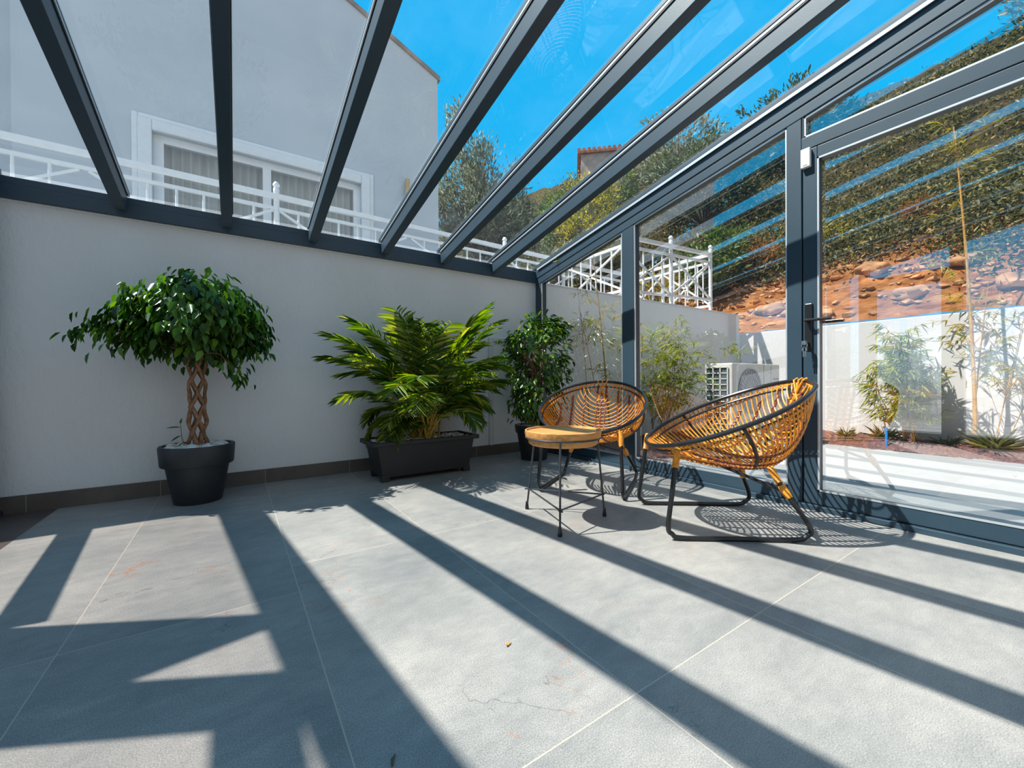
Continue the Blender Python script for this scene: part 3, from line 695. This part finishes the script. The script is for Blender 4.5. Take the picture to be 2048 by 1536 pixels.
for r in (.05, .12, .2, .275): b.tube([(.40 + r * math.cos(a), -.014, .71 + r * math.sin(a)) for a in np.linspace(0, 2 * PI, 40, endpoint=False)], .003, 4, True)
b.build('fan_grille', M['ac'], o)
b = MB(); b.box(.745, .749, -.003, .0, .14, 1.03); b.box(.935, .938, -.003, .0, .14, 1.03); b.build('panel_seam', M['grey'], ac, False)
b = MB(); random.seed(2)
for k in range(6): b.box(1.0 + k * .022, 1.016 + k * .022, -.003, 0, .855, .855 + random.choice((.012, .016, .02)))
b.build('brand_mark', M['red'], ac, False)
for x in (.15, 1.0):
    b = MB(); b.box(x - .03, x + .03, .02, .32, 0, .12); b.build('foot', M['steel'], ac, False)

# ------------------------------------------------------------------ railings
def railing(label, segs, zb_, group):
    root = empty('metal_railing', (segs[0][0][0], segs[0][0][1], zb_)); tag(root, label, 'railing', group); O = Vector(root.location)
    def bb(name, p, q, w, h, r=False, up=(0, 0, 1)):
        b = MB(); p, q = Vector(p) - O, Vector(q) - O
        (b.tube([p, q], w / 2, 8) if r else b.beam(p, q, w, h, up)); return b.build(name, M['white'], root, r)
    seen = set()
    for p0, p1, npan, every in segs:
        p0, p1 = Vector(p0), Vector(p1); L = (p1 - p0).length; d = (p1 - p0) / L
        zt_ = lambda f: p0.z + (p1.z - p0.z) * f
        at = lambda f, dz: (p0.x + (p1.x - p0.x) * f, p0.y + (p1.y - p0.y) * f, zt_(f) - dz)
        bb('top_rail', at(0, .0), at(1, .0), .045, .05); bb('upper_rail', at(0, .13), at(1, .13), .03, .035); 
        H = zt_(0) - zb_; bb('bottom_rail', at(0, H - .10), at(1, H - .10), .03, .035)
        for k in range(0, npan + 1, every):
            f = k / npan; key = (round(at(f, 0)[0], 2), round(at(f, 0)[1], 2))
            if key in seen: continue
            seen.add(key); q = at(f, 0)
            b = MB(); b.tube([Vector((q[0], q[1], zb_)) - O, Vector((q[0], q[1], q[2] + .06)) - O], .028, 10)
            po = b.build('post', M['white'], root)
            b = MB(); b.lathe([(.001, .105), (.02, .1), (.034, .075), (.034, .06), (.022, .045), (.03, .03), (.03, 0)][::-1], Vector((q[0], q[1], q[2] + .05)) - O, 14); b.build('finial', M['white'], po)
        for k in range(npan):
            f0, f1 = k / npan, (k + 1) / npan; e = .02 * 0
            bb('brace', at(f0 + .02 / npan, .15), at(f1 - .02 / npan, H - .12), .025, .025); bb('brace', at(f0 + .02 / npan, H - .12), at(f1 - .02 / npan, .15), .025, .025)
            nb = max(3, int(round(L / npan / .21)))
            for j in range(1, nb):
                f = f0 + (f1 - f0) * j / nb; bb('baluster', at(f, .14), at(f, H - .02), .024, .024, True)
    return root
railing('white metal railing with crossed braces on top of the garden end of the wall', [((1.52, .12, 2.69), (3.62, .12, 2.79), 2, 1), ((3.62, .12, 2.79), (3.62, 1.9, 2.79), 2, 1), ((1.52, .12, 2.69), (1.52, 1.32, 2.69), 1, 1)], 1.86, 'white railings round the terrace')
railing('long white metal terrace railing in front of the upper house window', [((-8.18, 1.4, 2.79), (3.35, 1.4, 2.66), 8, 2)], 1.75, 'white railings round the terrace')

# ------------------------------------------------------------------ house above the terrace
hs = empty('house', (-2.3, 3.0, 1.6)); tag(hs, 'white rendered house above the terrace, seen through the glass roof', 'house'); HO = Vector(hs.location)
def part(b, name, m, par=None, **kw):
    o = b.build(name, m, par or hs, **kw)
    if not par: o.location = -HO
    return o
wl, wr, wb, wt = -3.60, -1.15, 1.75, 3.82
top = lambda x: 5.97 + .405 * (.15 - x)
b = MB()
b.prism([(-4.74, 1.5), (wl, 1.5), (wl, top(wl)), (-4.74, top(-4.74))], 1, 3.0, 3.25); b.prism([(wr, 1.5), (.15, 1.5), (.15, top(.15)), (wr, top(wr))], 1, 3.0, 3.25)
b.prism([(wl, wt), (wr, wt), (wr, top(wr)), (wl, top(wl))], 1, 3.0, 3.25)
b.prism([(-4.74, 1.5), (.15, 1.5), (.15, top(.15)), (-4.74, top(-4.74))], 1, 8.8, 9.0)
b.box(-.05, .15, 3.25, 8.8, 1.5, top(.15)); b.box(-4.74, -4.55, 3.25, 8.8, 1.5, top(-4.55)); part(b, 'wall', M['house'], smooth=False)
b = MB(); b.prism([(-4.9, top(-4.9)), (.12, top(.12)), (.19, top(.19) + .0), (.19, top(.19) + .07), (-4.9, top(-4.9) + .07)], 1, 2.97, 9.1); part(b, 'roof', M['oldwall'], smooth=False)
b = MB(); b.box(-9.5, -4.78, 3.4, 9, 1.5, 7.6); part(b, 'side_wing', M['house'], smooth=False)
b = MB()
for (x0, x1, z0, z1) in ((wl - .13, wl, wb, wt + .13), (wr, wr + .13, wb, wt + .13), (wl, wr, wt, wt + .13)): b.box(x0, x1, 2.94, 3.0, z0, z1)
for (x0, x1, z0, z1) in ((wl - .19, wl - .13, wb, wt + .19), (wr + .13, wr + .19, wb, wt + .19), (wl - .13, wr + .13, wt + .13, wt + .19)): b.box(x0, x1, 2.97, 3.0, z0, z1)
part(b, 'window_surround', M['white'], smooth=False, bevel=.012)
b = MB(); xm = -2.40
for (x0, x1, z0, z1) in ((wl, wl + .10, wb, wt), (wr - .10, wr, wb, wt), (xm - .05, xm + .05, wb, wt), (wl + .1, xm - .05, wt - .09, wt), (xm + .05, wr - .1, wt - .09, wt), (wl + .1, xm - .05, wb, wb + .08), (xm + .05, wr - .1, wb, wb + .08)): b.box(x0, x1, 3.04, 3.10, z0, z1)
fo = part(b, 'window_frame', M['white'], smooth=False)
M['house_glass'] = glass('house_window_glass', .10, (.85, .88, .88))
for x0, x1 in ((wl + .1, xm - .05), (xm + .05, wr - .1)):
    b = MB(); b.add([(x0, 3.07, wb), (x1, 3.07, wb), (x1, 3.07, wt), (x0, 3.07, wt)], [(0, 1, 2, 3)]); part(b, 'window_pane', M['house_glass'], fo, smooth=False)
for x0, x1 in ((wl + .02, xm - .02), (xm + .02, wr - .02)):
    b = MB(); n = 90; vs = []; 
    for k in range(n + 1):
        x = x0 + (x1 - x0) * k / n; y = 3.20 + .03 * math.sin(k * .9) + .018 * math.sin(k * .37 + 1)
        vs += [(x, y, wb), (x, y + .004, wt + .05)]
    b.add(vs, [(2 * k, 2 * k + 2, 2 * k + 3, 2 * k + 1) for k in range(n)]); part(b, 'curtain', M['curtain'], angle=180)
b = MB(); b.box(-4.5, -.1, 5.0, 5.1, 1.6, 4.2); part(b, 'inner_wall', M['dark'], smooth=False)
b = MB(); b.tube([(-.425, 2.93, 3.84), (-.425, 2.93, 4.07)], .035, 14); o = part(b, 'vent_pipe', M['tan'])
b = MB(); b.tube([(-.425, 2.93, 3.60), (-.425, 2.93, 3.84)], .04, 14); b.tube([(-.425, 2.93, 3.62), (-.425, 3.02, 3.55)], .04, 14); part(b, 'pipe_elbow', M['grey'])

# ------------------------------------------------------------------ hillside
def hh(x, y): return x - 4.40 + .42 * max(0, y - 1.5)
def zhill(x, y):
    h = hh(x, y)
    z = 1.46 + (0 if h < 0 else 1.2 * h if h < .9 else 1.08 + .745 * (h - .9))
    k = min(1, max(0, h / .5))
    z += k * (.30 * noise.noise((x * .45, y * .45, 1)) + .14 * noise.noise((x * 1.3, y * 1.3, 5)) + .16 * abs(noise.noise((x * 3.2, y * 2.4, 9))) + .09 * abs(noise.noise((x * 7, y * 6, 3))) + .04 * noise.noise((x * 14, y * 13, 7)))
    if h > 13: z -= (h - 13) * .5
    return z
def terr(x0, x1, y0, y1, st):
    nx, ny = int(round((x1 - x0) / st)), int(round((y1 - y0) / st)); vs = []; fs = []
    for j in range(ny + 1):
        for i in range(nx + 1):
            x, y = x0 + st * i, y0 + st * j; vs.append((x, y, zhill(x, y)))
    for j in range(ny):
        for i in range(nx): a = j * (nx + 1) + i; fs.append((a, a + 1, a + nx + 2, a + nx + 1))
    return vs, fs
b = MB()
for q in ((4.48, 7.28, -7.5, 3.1, .07), (7.28, 24.28, -7.5, 3.1, .4), (4.48, 24.48, -17.5, -7.5, .4), (.3, 24.3, 3.1, 18.3, .4)): b.add(*terr(*q))
struct(b.build('hill', M['hill'], angle=180), 'steep rocky orange hillside rising behind the garden wall', 'hillside')
# loose boulders on the lower slope, each its own object
random.seed(21)
spots = [(4.62, -1.05, .14, 'pale flat boulder just above the wall between the posts'), (4.75, -.3, .17, 'long pale boulder under the rust-coloured shrub'), (4.7, -2.05, .15, 'rounded boulder behind the door handle'),
         (4.68, -2.95, .15, 'pale boulder behind the tall bamboo stem'), (5.0, -1.55, .17, 'orange boulder up the slope left of the door post'), (4.95, -2.5, .14, 'small boulder above the bushy bamboo'),
         (5.3, -3.7, .28, 'large peach boulder at the right edge of the slope'), (4.66, -.62, .10, 'small cream stone at the far wall corner'), (4.9, -3.4, .15, 'low boulder below the large peach one')]
for (x, y, r, lab) in spots:
    b = MB(); b.blob((0, 0, 0), (r * .8, r * 1.3, r * .65), int(x * 100 + y * 37) % 97, .45, 0, 3); o = b.build('boulder', M['rock'], None, angle=50)
    o.location = (x, y, zhill(x, y) + r * .18); o.rotation_euler = (0, .3, random.uniform(-.5, .5)); tag(o, lab, 'rock', 'boulders on the slope')

b = MB(); random.seed(77)
for i in range(520):
    y = random.uniform(-6, 1.2); h = random.uniform(.12, 1.0); x = 4.4 + h; r = random.uniform(.015, .065)
    b.blob((x, y, zhill(x, y) + r * .1), (r, r * random.uniform(1, 1.8), r * .6), i, .4, 0, 1)
tag(b.build('rubble', M['rock'], None, angle=50), 'pale broken stones scattered over the orange bank above the wall', 'rubble', kind='stuff')
# undergrowth blanketing the slope: nobody could count it
C_ = []; 
while len(C_) < 3800:
    x = rng.uniform(4.7, 15.5); y = rng.uniform(-8.5, 13)
    h = hh(x, y)
    if y > 3 and x < 4.6: continue
    edge = .42 + .38 * min(1, max(0, y + 1.6)) + .25 * noise.noise((y * .9, 3.3, 0))
    if h < edge or h > 14: continue
    if y < -3.3 and h < .8 + .4 * noise.noise((y, 0, 0)): continue
    if h > 6 and rng.random() < .35: continue
    C_.append((x, y, zhill(x, y) + rng.uniform(.0, .28)))
while len(C_) < 4900:          # the lower, denser fringe above the rocks
    x = rng.uniform(4.75, 6.9); y = rng.uniform(-4.6, .8); h = hh(x, y)
    if h < .45 + .40 * min(1, max(0, y + 1.6)) + .3 * noise.noise((y * .9, 3.3, 0)) + .5 * rng.random() ** 2: continue
    C_.append((x, y, zhill(x, y) + rng.uniform(.0, .2)))
C_ = np.array(C_); per = 34
pos = np.repeat(C_, per, axis=0); n = len(pos); pos = pos + rng.normal(size=(n, 3)) * np.array([.17, .17, .13])
d = sphere_dirs(n); d[:, 2] += .35; nr = sphere_dirs(n); nr[:, 2] += .8; nr[:, 0] -= .4
Ls = rng.uniform(.045, .10, n) * (1 + .06 * np.maximum(0, pos[:, 0] - 7))
leaves_obj('hillside_undergrowth', M['wild'], None, pos, d, nr, Ls, Ls * .36, .1, .1, 'stuff')
tag(bpy.data.objects['hillside_undergrowth'], 'olive and ochre scrub covering the slope behind the garden', 'undergrowth')

def shrub(name, label, loc, rx, ry, rz, m, nt, per, L, W, trunk=.0, cat='shrub', group='shrubs on the hillside', spiky=0, bark='bark2', out=.7, down=-.2, spread=.10):
    o = empty(name, (loc[0], loc[1], zhill(loc[0], loc[1]) - .03)); tag(o, label, cat, group); tips = []
    for i in range(nt):
        d = sphere_dirs(1)[0]; r = rng.uniform(.25, 1) ** .45; p = np.array([d[0] * rx * r, d[1] * ry * r, trunk + rz + d[2] * rz * r])
        p[:2] *= 1 + .25 * noise.noise((p[0] * 2 + loc[0], p[1] * 2, p[2] * 2)); 
        if spiky and d[2] > .2: p[2] += spiky * rng.random() ** 3
        tips.append(p)
    tips = np.array(tips); b = MB()
    b.tube([(0, 0, -.25), (.03, .02, trunk * .5 + .1), (0, .03, trunk + rz * .6)], [.03 + .02 * rz, .025 + .015 * rz, .015], 7)
    for p in tips[::max(1, nt // 60)]: b.tube([(0, 0, trunk * .6 + .05), (p[0] * .45, p[1] * .45, trunk + (p[2] - trunk) * .5), p], [.016, .010, .004], 5)
    b.build('branches', M[bark], o)
    P, D, Nn, Lx, Wx = spray(tips, per, spread, L, W, down, out, (0, 0, trunk + rz * .7)); leaves_obj('foliage', M[m], o, P, D, Nn, Lx, Wx, .1, .1); return o
# olive tree with upright leaders
def olive(loc):
    o = empty('olive_tree', loc); tag(o, 'tall grey-green olive tree beside the corner of the house', 'tree', 'trees behind the terrace'); tips = []; b = MB()
    b.tube([(0, 0, .0), (.05, 0, 1.2), (0, .05, 2.4)], [.13, .11, .09], 9)
    lead = [(-.75, .1, 6.15, .30), (-.1, 0, 5.45, .42), (.95, 0, 5.15, .24), (-1.1, .1, 4.6, .4), (.4, .1, 4.5, .5), (-.5, -.1, 4.9, .45), (1.25, .1, 4.2, .3), (0, .5, 4.6, .5), (-1.3, 0, 3.7, .5)]
    for (x, y, z, w) in lead:
        pts = smooth_path([(0, .05, 2.2), (x * .55, y * .5, 2.2 + (z - 2.2) * .4), (x * .95, y, 2.2 + (z - 2.2) * .75), (x, y, z)], 14); b.tube(pts, [.06 * (1 - i / 15) + .006 for i in range(15)], 6)
        for k in range(54):
            f = rng.uniform(.25, 1); q = pts[int(f * 14)]; ww = w * (1.5 - f * 1.0); v = sphere_dirs(1)[0] * ww * rng.uniform(.3, 1); tips.append((q.x + v[0], q.y + v[1], q.z + v[2] * .8))
    for k in range(250):
        d = sphere_dirs(1)[0]; r = rng.uniform(.3, 1) ** .5; tips.append((d[0] * 1.65 * r, d[1] * 1.0 * r, 3.25 + d[2] * .75 * r))
    for p in tips[::9]: b.tube([(p[0] * .5, p[1] * .5, p[2] * .75 + .45), p], [.012, .004], 4)
    b.build('trunk', M['bark2'], o)
    P, D, Nn, Lx, Wx = spray(np.array(tips), 26, .12, .12, .26, -.35, .5, (0, 0, 3.2)); leaves_obj('foliage', M['olive'], o, P, D, Nn, Lx, Wx, .1, .05)
olive((2.62, 5.5, zhill(2.62, 5.5) + .02))
shrub('olive_bush', 'silvery olive bush right behind the terrace railing', (3.6, 4.2, 1.7), .95, .8, .95, 'olive', 130, 30, .10, .28, .2)
shrub('flowering_shrub', 'yellow flowering shrub between the olive and the tiled roof', (4.75, 4.05, 3.0), .80, .8, 1.35, 'yellow', 130, 26, .10, .4, .2, spiky=.5)
shrub('flowering_shrub', 'low yellow shrub just behind the corner of the terrace railing', (4.6, 1.9, 2.0), .55, .5, .6, 'yellow', 60, 22, .09, .35)
shrub('laurel_bush', 'dark green bush below the tiled roof gable', (6.2, 6.6, 4.6), .9, .8, 1.05, 'greenbush', 90, 26, .13, .42)
shrub('laurel_bush', 'green bush behind the crossed railing panels', (5.2, .9, 2.3), .7, .6, .7, 'greenbush', 80, 26, .12, .42)
shrub('laurel_bush', 'broad green bush growing against the little old building', (8.9, 7.0, 7), 1.0, .9, .8, 'greenbush', 110, 26, .13, .42)
shrub('wild_bush', 'olive-toned thicket over the middle of the slope', (7.6, 2.6, 5.2), 1.5, 1.4, 1.1, 'darkbush', 170, 26, .13, .36)
shrub('wild_bush', 'grey-green bush on the skyline behind the glass roof', (10.4, 5.2, 7.4), 1.5, 1.4, 1.3, 'olive', 150, 28, .15, .32, spiky=.7)
shrub('wild_bush', 'dark bush on the skyline left of the garden-side door', (11.2, 2.0, 7.0), 1.6, 1.6, 1.1, 'darkbush', 170, 26, .15, .36, spiky=.6)
shrub('wild_bush', 'feathery bush at the upper right of the slope', (9.6, -3.6, 5.8), 1.3, 1.3, 1.5, 'wild', 170, 28, .12, .30, spiky=.6)
shrub('rust_shrub', 'rust-coloured dry shrub past the end of the railing', (5.35, .25, 2.05), .32, .5, .38, 'rust', 70, 22, .06, .35, spread=.06)
shrub('rust_shrub', 'round reddish tussock beside the top of the door handle', (5.55, -1.95, 2.35), .20, .22, .24, 'rust', 50, 20, .05, .3, spread=.04)
shrub('flowering_shrub', 'small yellow-tipped shrub in front of the door post', (5.6, -.75, 2.5), .3, .45, .35, 'yellow', 50, 18, .06, .35, spread=.06)
# far tiled-roof building
fh = empty('tiled_house', (9.9, 8.2, 7.6)); tag(fh, 'small old building with a terracotta tile roof on the hill', 'building'); fh.rotation_euler = (0, 0, -.75)
b = MB(); b.box(-1.0, .95, -.2, 2.4, -1.2, 2.42); b.build('wall', M['oldwall'], fh, False)
b = MB(); b.prism([(-.32, 2.42), (2.6, 2.85), (2.6, 2.93), (-.32, 2.52)], 0, -1.15, 1.05); b.build('roof_slab', M['roof_tile'], fh, False)
b = MB()
for k in range(11):
    x = -1.08 + .2 * k; b.tube([(x, -.36, 2.53), (x, 2.6, 2.95)], .075, 10)
b.build('roof_tiles', M['roof_tile'], fh)

# ------------------------------------------------------------------ bamboo and small garden plants
def bamboo(name, label, base, culms, mleaf, mculm, leafL=.12, W=.13, br=(.35, 1.0), brlen=.28, density=1.0, seed=1, tipgroups=4, xmax=None, ymax=None):
    o = empty(name, base); tag(o, label, 'bamboo', 'bamboo in the planting beds'); R = random.Random(seed); LP = []; LD = []; LN = []; LL = []; tw = MB()
    for (x0, y0, x1, y1, H, r) in culms:
        bend = (R.uniform(-.04, .04), R.uniform(-.02, .02)); pts = []; N = 24
        for i in range(N + 1):
            t = i / N; pts.append(Vector((x0 + (x1 - x0) * t ** 1.4 + bend[0] * math.sin(PI * t), y0 + (y1 - y0) * t ** 1.4 + bend[1] * math.sin(PI * t), -.08 + (H + .08) * t)))
        b = MB(); b.tube(pts, [r * (1 - .75 * i / N) * (1.18 if i % 3 == 0 else 1) for i in range(N + 1)], 7); b.build('culm', M[mculm], o)
        nb = int((br[1] - br[0]) * H / .085 * density)
        for k in range(nb):
            t = R.uniform(br[0], br[1]); i = min(int(t * N), N - 1); q = pts[i]; a = R.uniform(0, 2 * PI); ln = brlen * R.uniform(.5, 1.2) * (1.15 - .5 * t)
            lim = (lambda v_: Vector((min(v_.x, xmax - .01 if xmax else 9), min(v_.y, ymax - .01 if ymax else 9), v_.z)))
            dv = Vector((math.cos(a) * .75, math.sin(a) * .5, R.uniform(.35, .9))).normalized(); e = lim(q + dv * ln); e2 = lim(e + (dv + Vector((0, 0, -.5))).normalized() * ln * .5)
            tw.tube([q, e, e2], [.0022, .0016, .0009], 4, cap=False)
            for tip in (q.lerp(e, .55), e, e.lerp(e2, .5), e2)[:tipgroups]:
                for m_ in range(R.randint(2, 4)):
                    v = Vector((dv.x + R.uniform(-.8, .8), dv.y + R.uniform(-.7, .7), R.uniform(-.75, .25))); LP.append(tip); LD.append(v); LN.append((R.uniform(-.4, .4), R.uniform(-.6, .2), 1)); LL.append(leafL * R.uniform(.6, 1.2))
    tw.build('twigs', M[mculm], o); LL = np.array(LL)
    leaves_obj('foliage', M[mleaf], o, np.array(LP), np.array(LD), np.array(LN), LL, LL * W, .1, .1, xmax=xmax, ymax=ymax); return o
bamboo('bamboo', 'tall thin bamboo stems with sparse leaves in front of the grey wall', (.72, -.36, .0), [(.02, 0, -.26, 0, 2.25, .011), (.16, .03, .42, .03, 1.75, .008), (-.12, 0, -.45, .02, 1.55, .006), (.05, -.02, .12, -.02, 1.2, .005), (.2, 0, .66, -.03, 1.5, .006), (-.3, 0, -.5, 0, 1.9, .006)], 'bambooleaf', 'culm', .10, .13, (.42, 1), .30, .75, 4, 4, ymax=.36)
R_ = random.Random(8); cul = []
for k in range(15): cul.append((R_.uniform(-.14, .14), R_.uniform(-.1, .1), R_.uniform(-.36, .75), R_.uniform(-.18, .16), R_.uniform(.75, 1.55), .0055))
cul.append((.1, -.1, 1.55, -.25, 1.15, .004)); cul.append((.1, -.05, 1.25, -.2, 1.2, .004))
bamboo('bamboo', 'bushy bamboo clump beside the air conditioning unit', (1.62, -.42, .0), cul, 'bambooleaf2', 'culm2', .11, .14, (.30, 1), .22, 1.3, 5, ymax=.42)
cul = [(R_.uniform(-.06, .06), R_.uniform(-.14, .14), R_.uniform(-.2, .05), R_.uniform(-.42, .36), R_.uniform(.85, 1.45), .007) for k in range(13)]
bamboo('bamboo', 'dense leafy bamboo bush against the sunlit white wall', (3.94, -2.13, -.02), cul, 'bambooleaf2', 'culm', .13, .14, (.25, 1), .22, 1.9, 6, xmax=.34)
bamboo('bamboo', 'tallest golden bamboo stem rising past the hillside', (3.94, -2.72, -.03), [(0, 0, -.05, .16, 3.6, .020), (.02, .03, .0, -.1, 1.9, .010), (.05, -.12, .05, -.35, 1.55, .006), (0, -.2, .05, -.65, 1.35, .005)], 'bambooleaf', 'culm', .12, .13, (.32, 1), .36, .95, 7, 4, xmax=.35)

def tuft(label, loc, n, H, m='tuft', spread=.5):
    o = empty('grass_tuft', loc); tag(o, label, 'grass tuft', 'grass tufts in the planting beds'); a = rng.uniform(0, 2 * PI, n); e = rng.uniform(.5, 1.45, n)
    d = np.stack([np.cos(a) * np.cos(e), np.sin(a) * np.cos(e), np.sin(e)], 1); pos = np.stack([rng.normal(0, .018, n), rng.normal(0, .018, n), np.full(n, -.02)], 1); up = np.stack([-np.cos(a) * np.sin(e), -np.sin(a) * np.sin(e), np.cos(e)], 1)
    Lx = H * rng.uniform(.55, 1.1, n); leaves_obj('blades', M[m], o, pos, d, up, Lx, np.full(n, .006), .2, .3); return o
tuft('yellow-green grass tuft by the door side end of the mulch bed', (3.86, -1.60, .0), 90, .16)
tuft('wispy pale grass tuft left of the leafy bamboo', (4.02, -1.93, .0), 60, .24)
tuft('large grass tuft right of the golden bamboo stem', (3.90, -2.86, .0), 110, .30)
tuft('dark spiky grass tuft between the two bamboos by the white wall', (3.92, -2.5, .0), 40, .16, 'darkbush')
tuft('green grass tuft beside the base of the bushy bamboo', (1.3, -.62, .0), 60, .22)
b = MB(); b.tube([(3.75, -2.02, -.12), (3.75, -2.02, .16)], .014, 10); b.tube([(3.75, -2.02, .13), (3.75, -1.99, .17)], .012, 8); tag(b.build('irrigation_riser', M['blue']), 'bright blue irrigation pipe stub in the mulch bed', 'pipe')
b = MB(); b.tube(smooth_path([(3.66, -1.2, -.055), (3.80, -1.8, .015), (3.92, -2.3, .022), (4.05, -2.9, .02), (4.12, -3.6, .02), (4.15, -5, .02)], 40), .008, 8); tag(b.build('drip_hose', M['hose']), 'brown drip irrigation hose lying along the mulch bed', 'hose')

# tiny things lying on the tiles
def small_leaf(label, loc, rz, L, curl, m, nm='fallen_leaf'):
    b = MB(); vs = []; n = 8
    for i in range(n + 1):
        t = i / n; w = .36 * L * math.sin(PI * min(1, t * .96 + .04)) ** .8; z = .002 + curl * L * (4 * (t - .5) ** 2) * .5
        vs += [(t * L - L / 2, -w / 2, z + .18 * w), (t * L - L / 2, 0, z), (t * L - L / 2, w / 2, z + .22 * w)]
    fs = []
    for i in range(n):
        for k in range(2): a = i * 3 + k; fs.append((a, a + 3, a + 4, a + 1))
    b.add(vs, fs); o = b.build(nm, M[m], None, angle=180); o.location = loc; o.rotation_euler = (0, 0, rz); tag(o, label, 'leaf', 'dry bits on the floor'); 
    sm = o.modifiers.new('Solidify', 'SOLIDIFY'); sm.thickness = .0008; return o
small_leaf('tiny orange leaf fragment on the bare tile in mid floor', (-2.165, -2.625, 0), .4, .022, .5, 'deadleaf')
small_leaf('curled yellow leaf at the bottom edge of the floor', (-2.115, -3.155, 0), -.9, .034, .7, 'deadleaf')
b = MB(); b.tube([(-.012, 0, .003), (0, .003, .005), (.012, .001, .003)], [.002, .003, .0015], 6); o = b.build('twig', M['bark2']); o.location = (-2.548, -2.795, 0); o.rotation_euler = (0, 0, 1.0)
tag(o, 'tiny dark twig in the shadow on the floor', 'twig', 'dry bits on the floor')

# ------------------------------------------------------------------ light
sd = Vector((.62, -.34, -1)).normalized()
sun = bpy.data.lights.new('sun', 'SUN'); sun.energy = 8.6; sun.angle = math.radians(.6); sun.color = (1, .955, .88)
so = bpy.data.objects.new('sun', sun); COL.objects.link(so); so.rotation_euler = sd.to_track_quat('-Z', 'Y').to_euler(); so.location = (-6, 4, 10)

w = bpy.data.worlds.new('sky'); SC.world = w; w.use_nodes = True; nt = w.node_tree; nt.nodes.clear()
def WN(t, **kw):
    n = nt.nodes.new('ShaderNode' + t)
    for k, v in kw.items():
        if k in n.inputs: n.inputs[k].default_value = v
        else: setattr(n, k, v)
    return n
tc = WN('TexCoord'); sx = WN('SeparateXYZ'); nt.links.new(tc.outputs['Generated'], sx.inputs[0])
r = ramp(WN, [(.44, (.36, .36, .35)), (.50, (.55, .74, .92)), (.55, (.20, .56, .92)), (.64, (.0, .46, .88)), (1.0, (.0, .39, .82))])
ma = WN('Math', operation='MULTIPLY_ADD'); ma.inputs[1].default_value = .5; ma.inputs[2].default_value = .5; nt.links.new(sx.outputs['Z'], ma.inputs[0]); nt.links.new(ma.outputs[0], r.inputs['Fac'])
# pale sky added behind the camera as neutral fill for the shaded walls
dt = WN('VectorMath', operation='DOT_PRODUCT'); nt.links.new(tc.outputs['Generated'], dt.inputs[0]); dt.inputs[1].default_value = Vector((-.25, -1, .1)).normalized()
mr = WN('MapRange', interpolation_type='SMOOTHSTEP'); mr.inputs['From Min'].default_value = .05; mr.inputs['From Max'].default_value = .85; nt.links.new(dt.outputs['Value'], mr.inputs['Value'])
mx = WN('MixRGB'); nt.links.new(mr.outputs[0], mx.inputs['Fac']); nt.links.new(r.outputs['Color'], mx.inputs[1]); mx.inputs[2].default_value = (.62, .70, .80, 1)
bg = WN('Background', Strength=1.0); nt.links.new(mx.outputs[0], bg.inputs['Color']); ow = WN('OutputWorld'); nt.links.new(bg.outputs[0], ow.inputs[0])

# ------------------------------------------------------------------ camera
f = 820.834; yaw = math.radians(34.0905); pit = math.radians(-.34003); rol = math.radians(-.38803)
F = Vector((math.sin(yaw) * math.cos(pit), math.cos(yaw) * math.cos(pit), math.sin(pit))); R0 = Vector((math.cos(yaw), -math.sin(yaw), 0)); U0 = R0.cross(F)
Rv = R0 * math.cos(rol) + U0 * math.sin(rol); Uv = -R0 * math.sin(rol) + U0 * math.cos(rol)
cam = bpy.data.cameras.new('camera'); cam.sensor_width = 36; cam.lens = f / 2048 * 36; cam.clip_start = .02; cam.clip_end = 200
co = bpy.data.objects.new('camera', cam); COL.objects.link(co)
mt = Matrix.Identity(4)
for i in range(3): mt[i][0], mt[i][1], mt[i][2] = Rv[i], Uv[i], -F[i]
mt.translation = Vector((-2.80315, -3.59707, .75)); co.matrix_world = mt; SC.camera = co

vs = SC.view_settings; vs.view_transform = 'Standard'; vs.look = 'None'; vs.gamma = 1; vs.use_curve_mapping = False; vs.exposure = 0.24
SC.render.engine = 'CYCLES'
cy = SC.cycles; cy.max_bounces = 8; cy.diffuse_bounces = 3; cy.glossy_bounces = 4; cy.transmission_bounces = 4; cy.transparent_max_bounces = 16
cy.caustics_reflective = False; cy.caustics_refractive = False; cy.sample_clamp_indirect = 6; cy.use_denoising = True
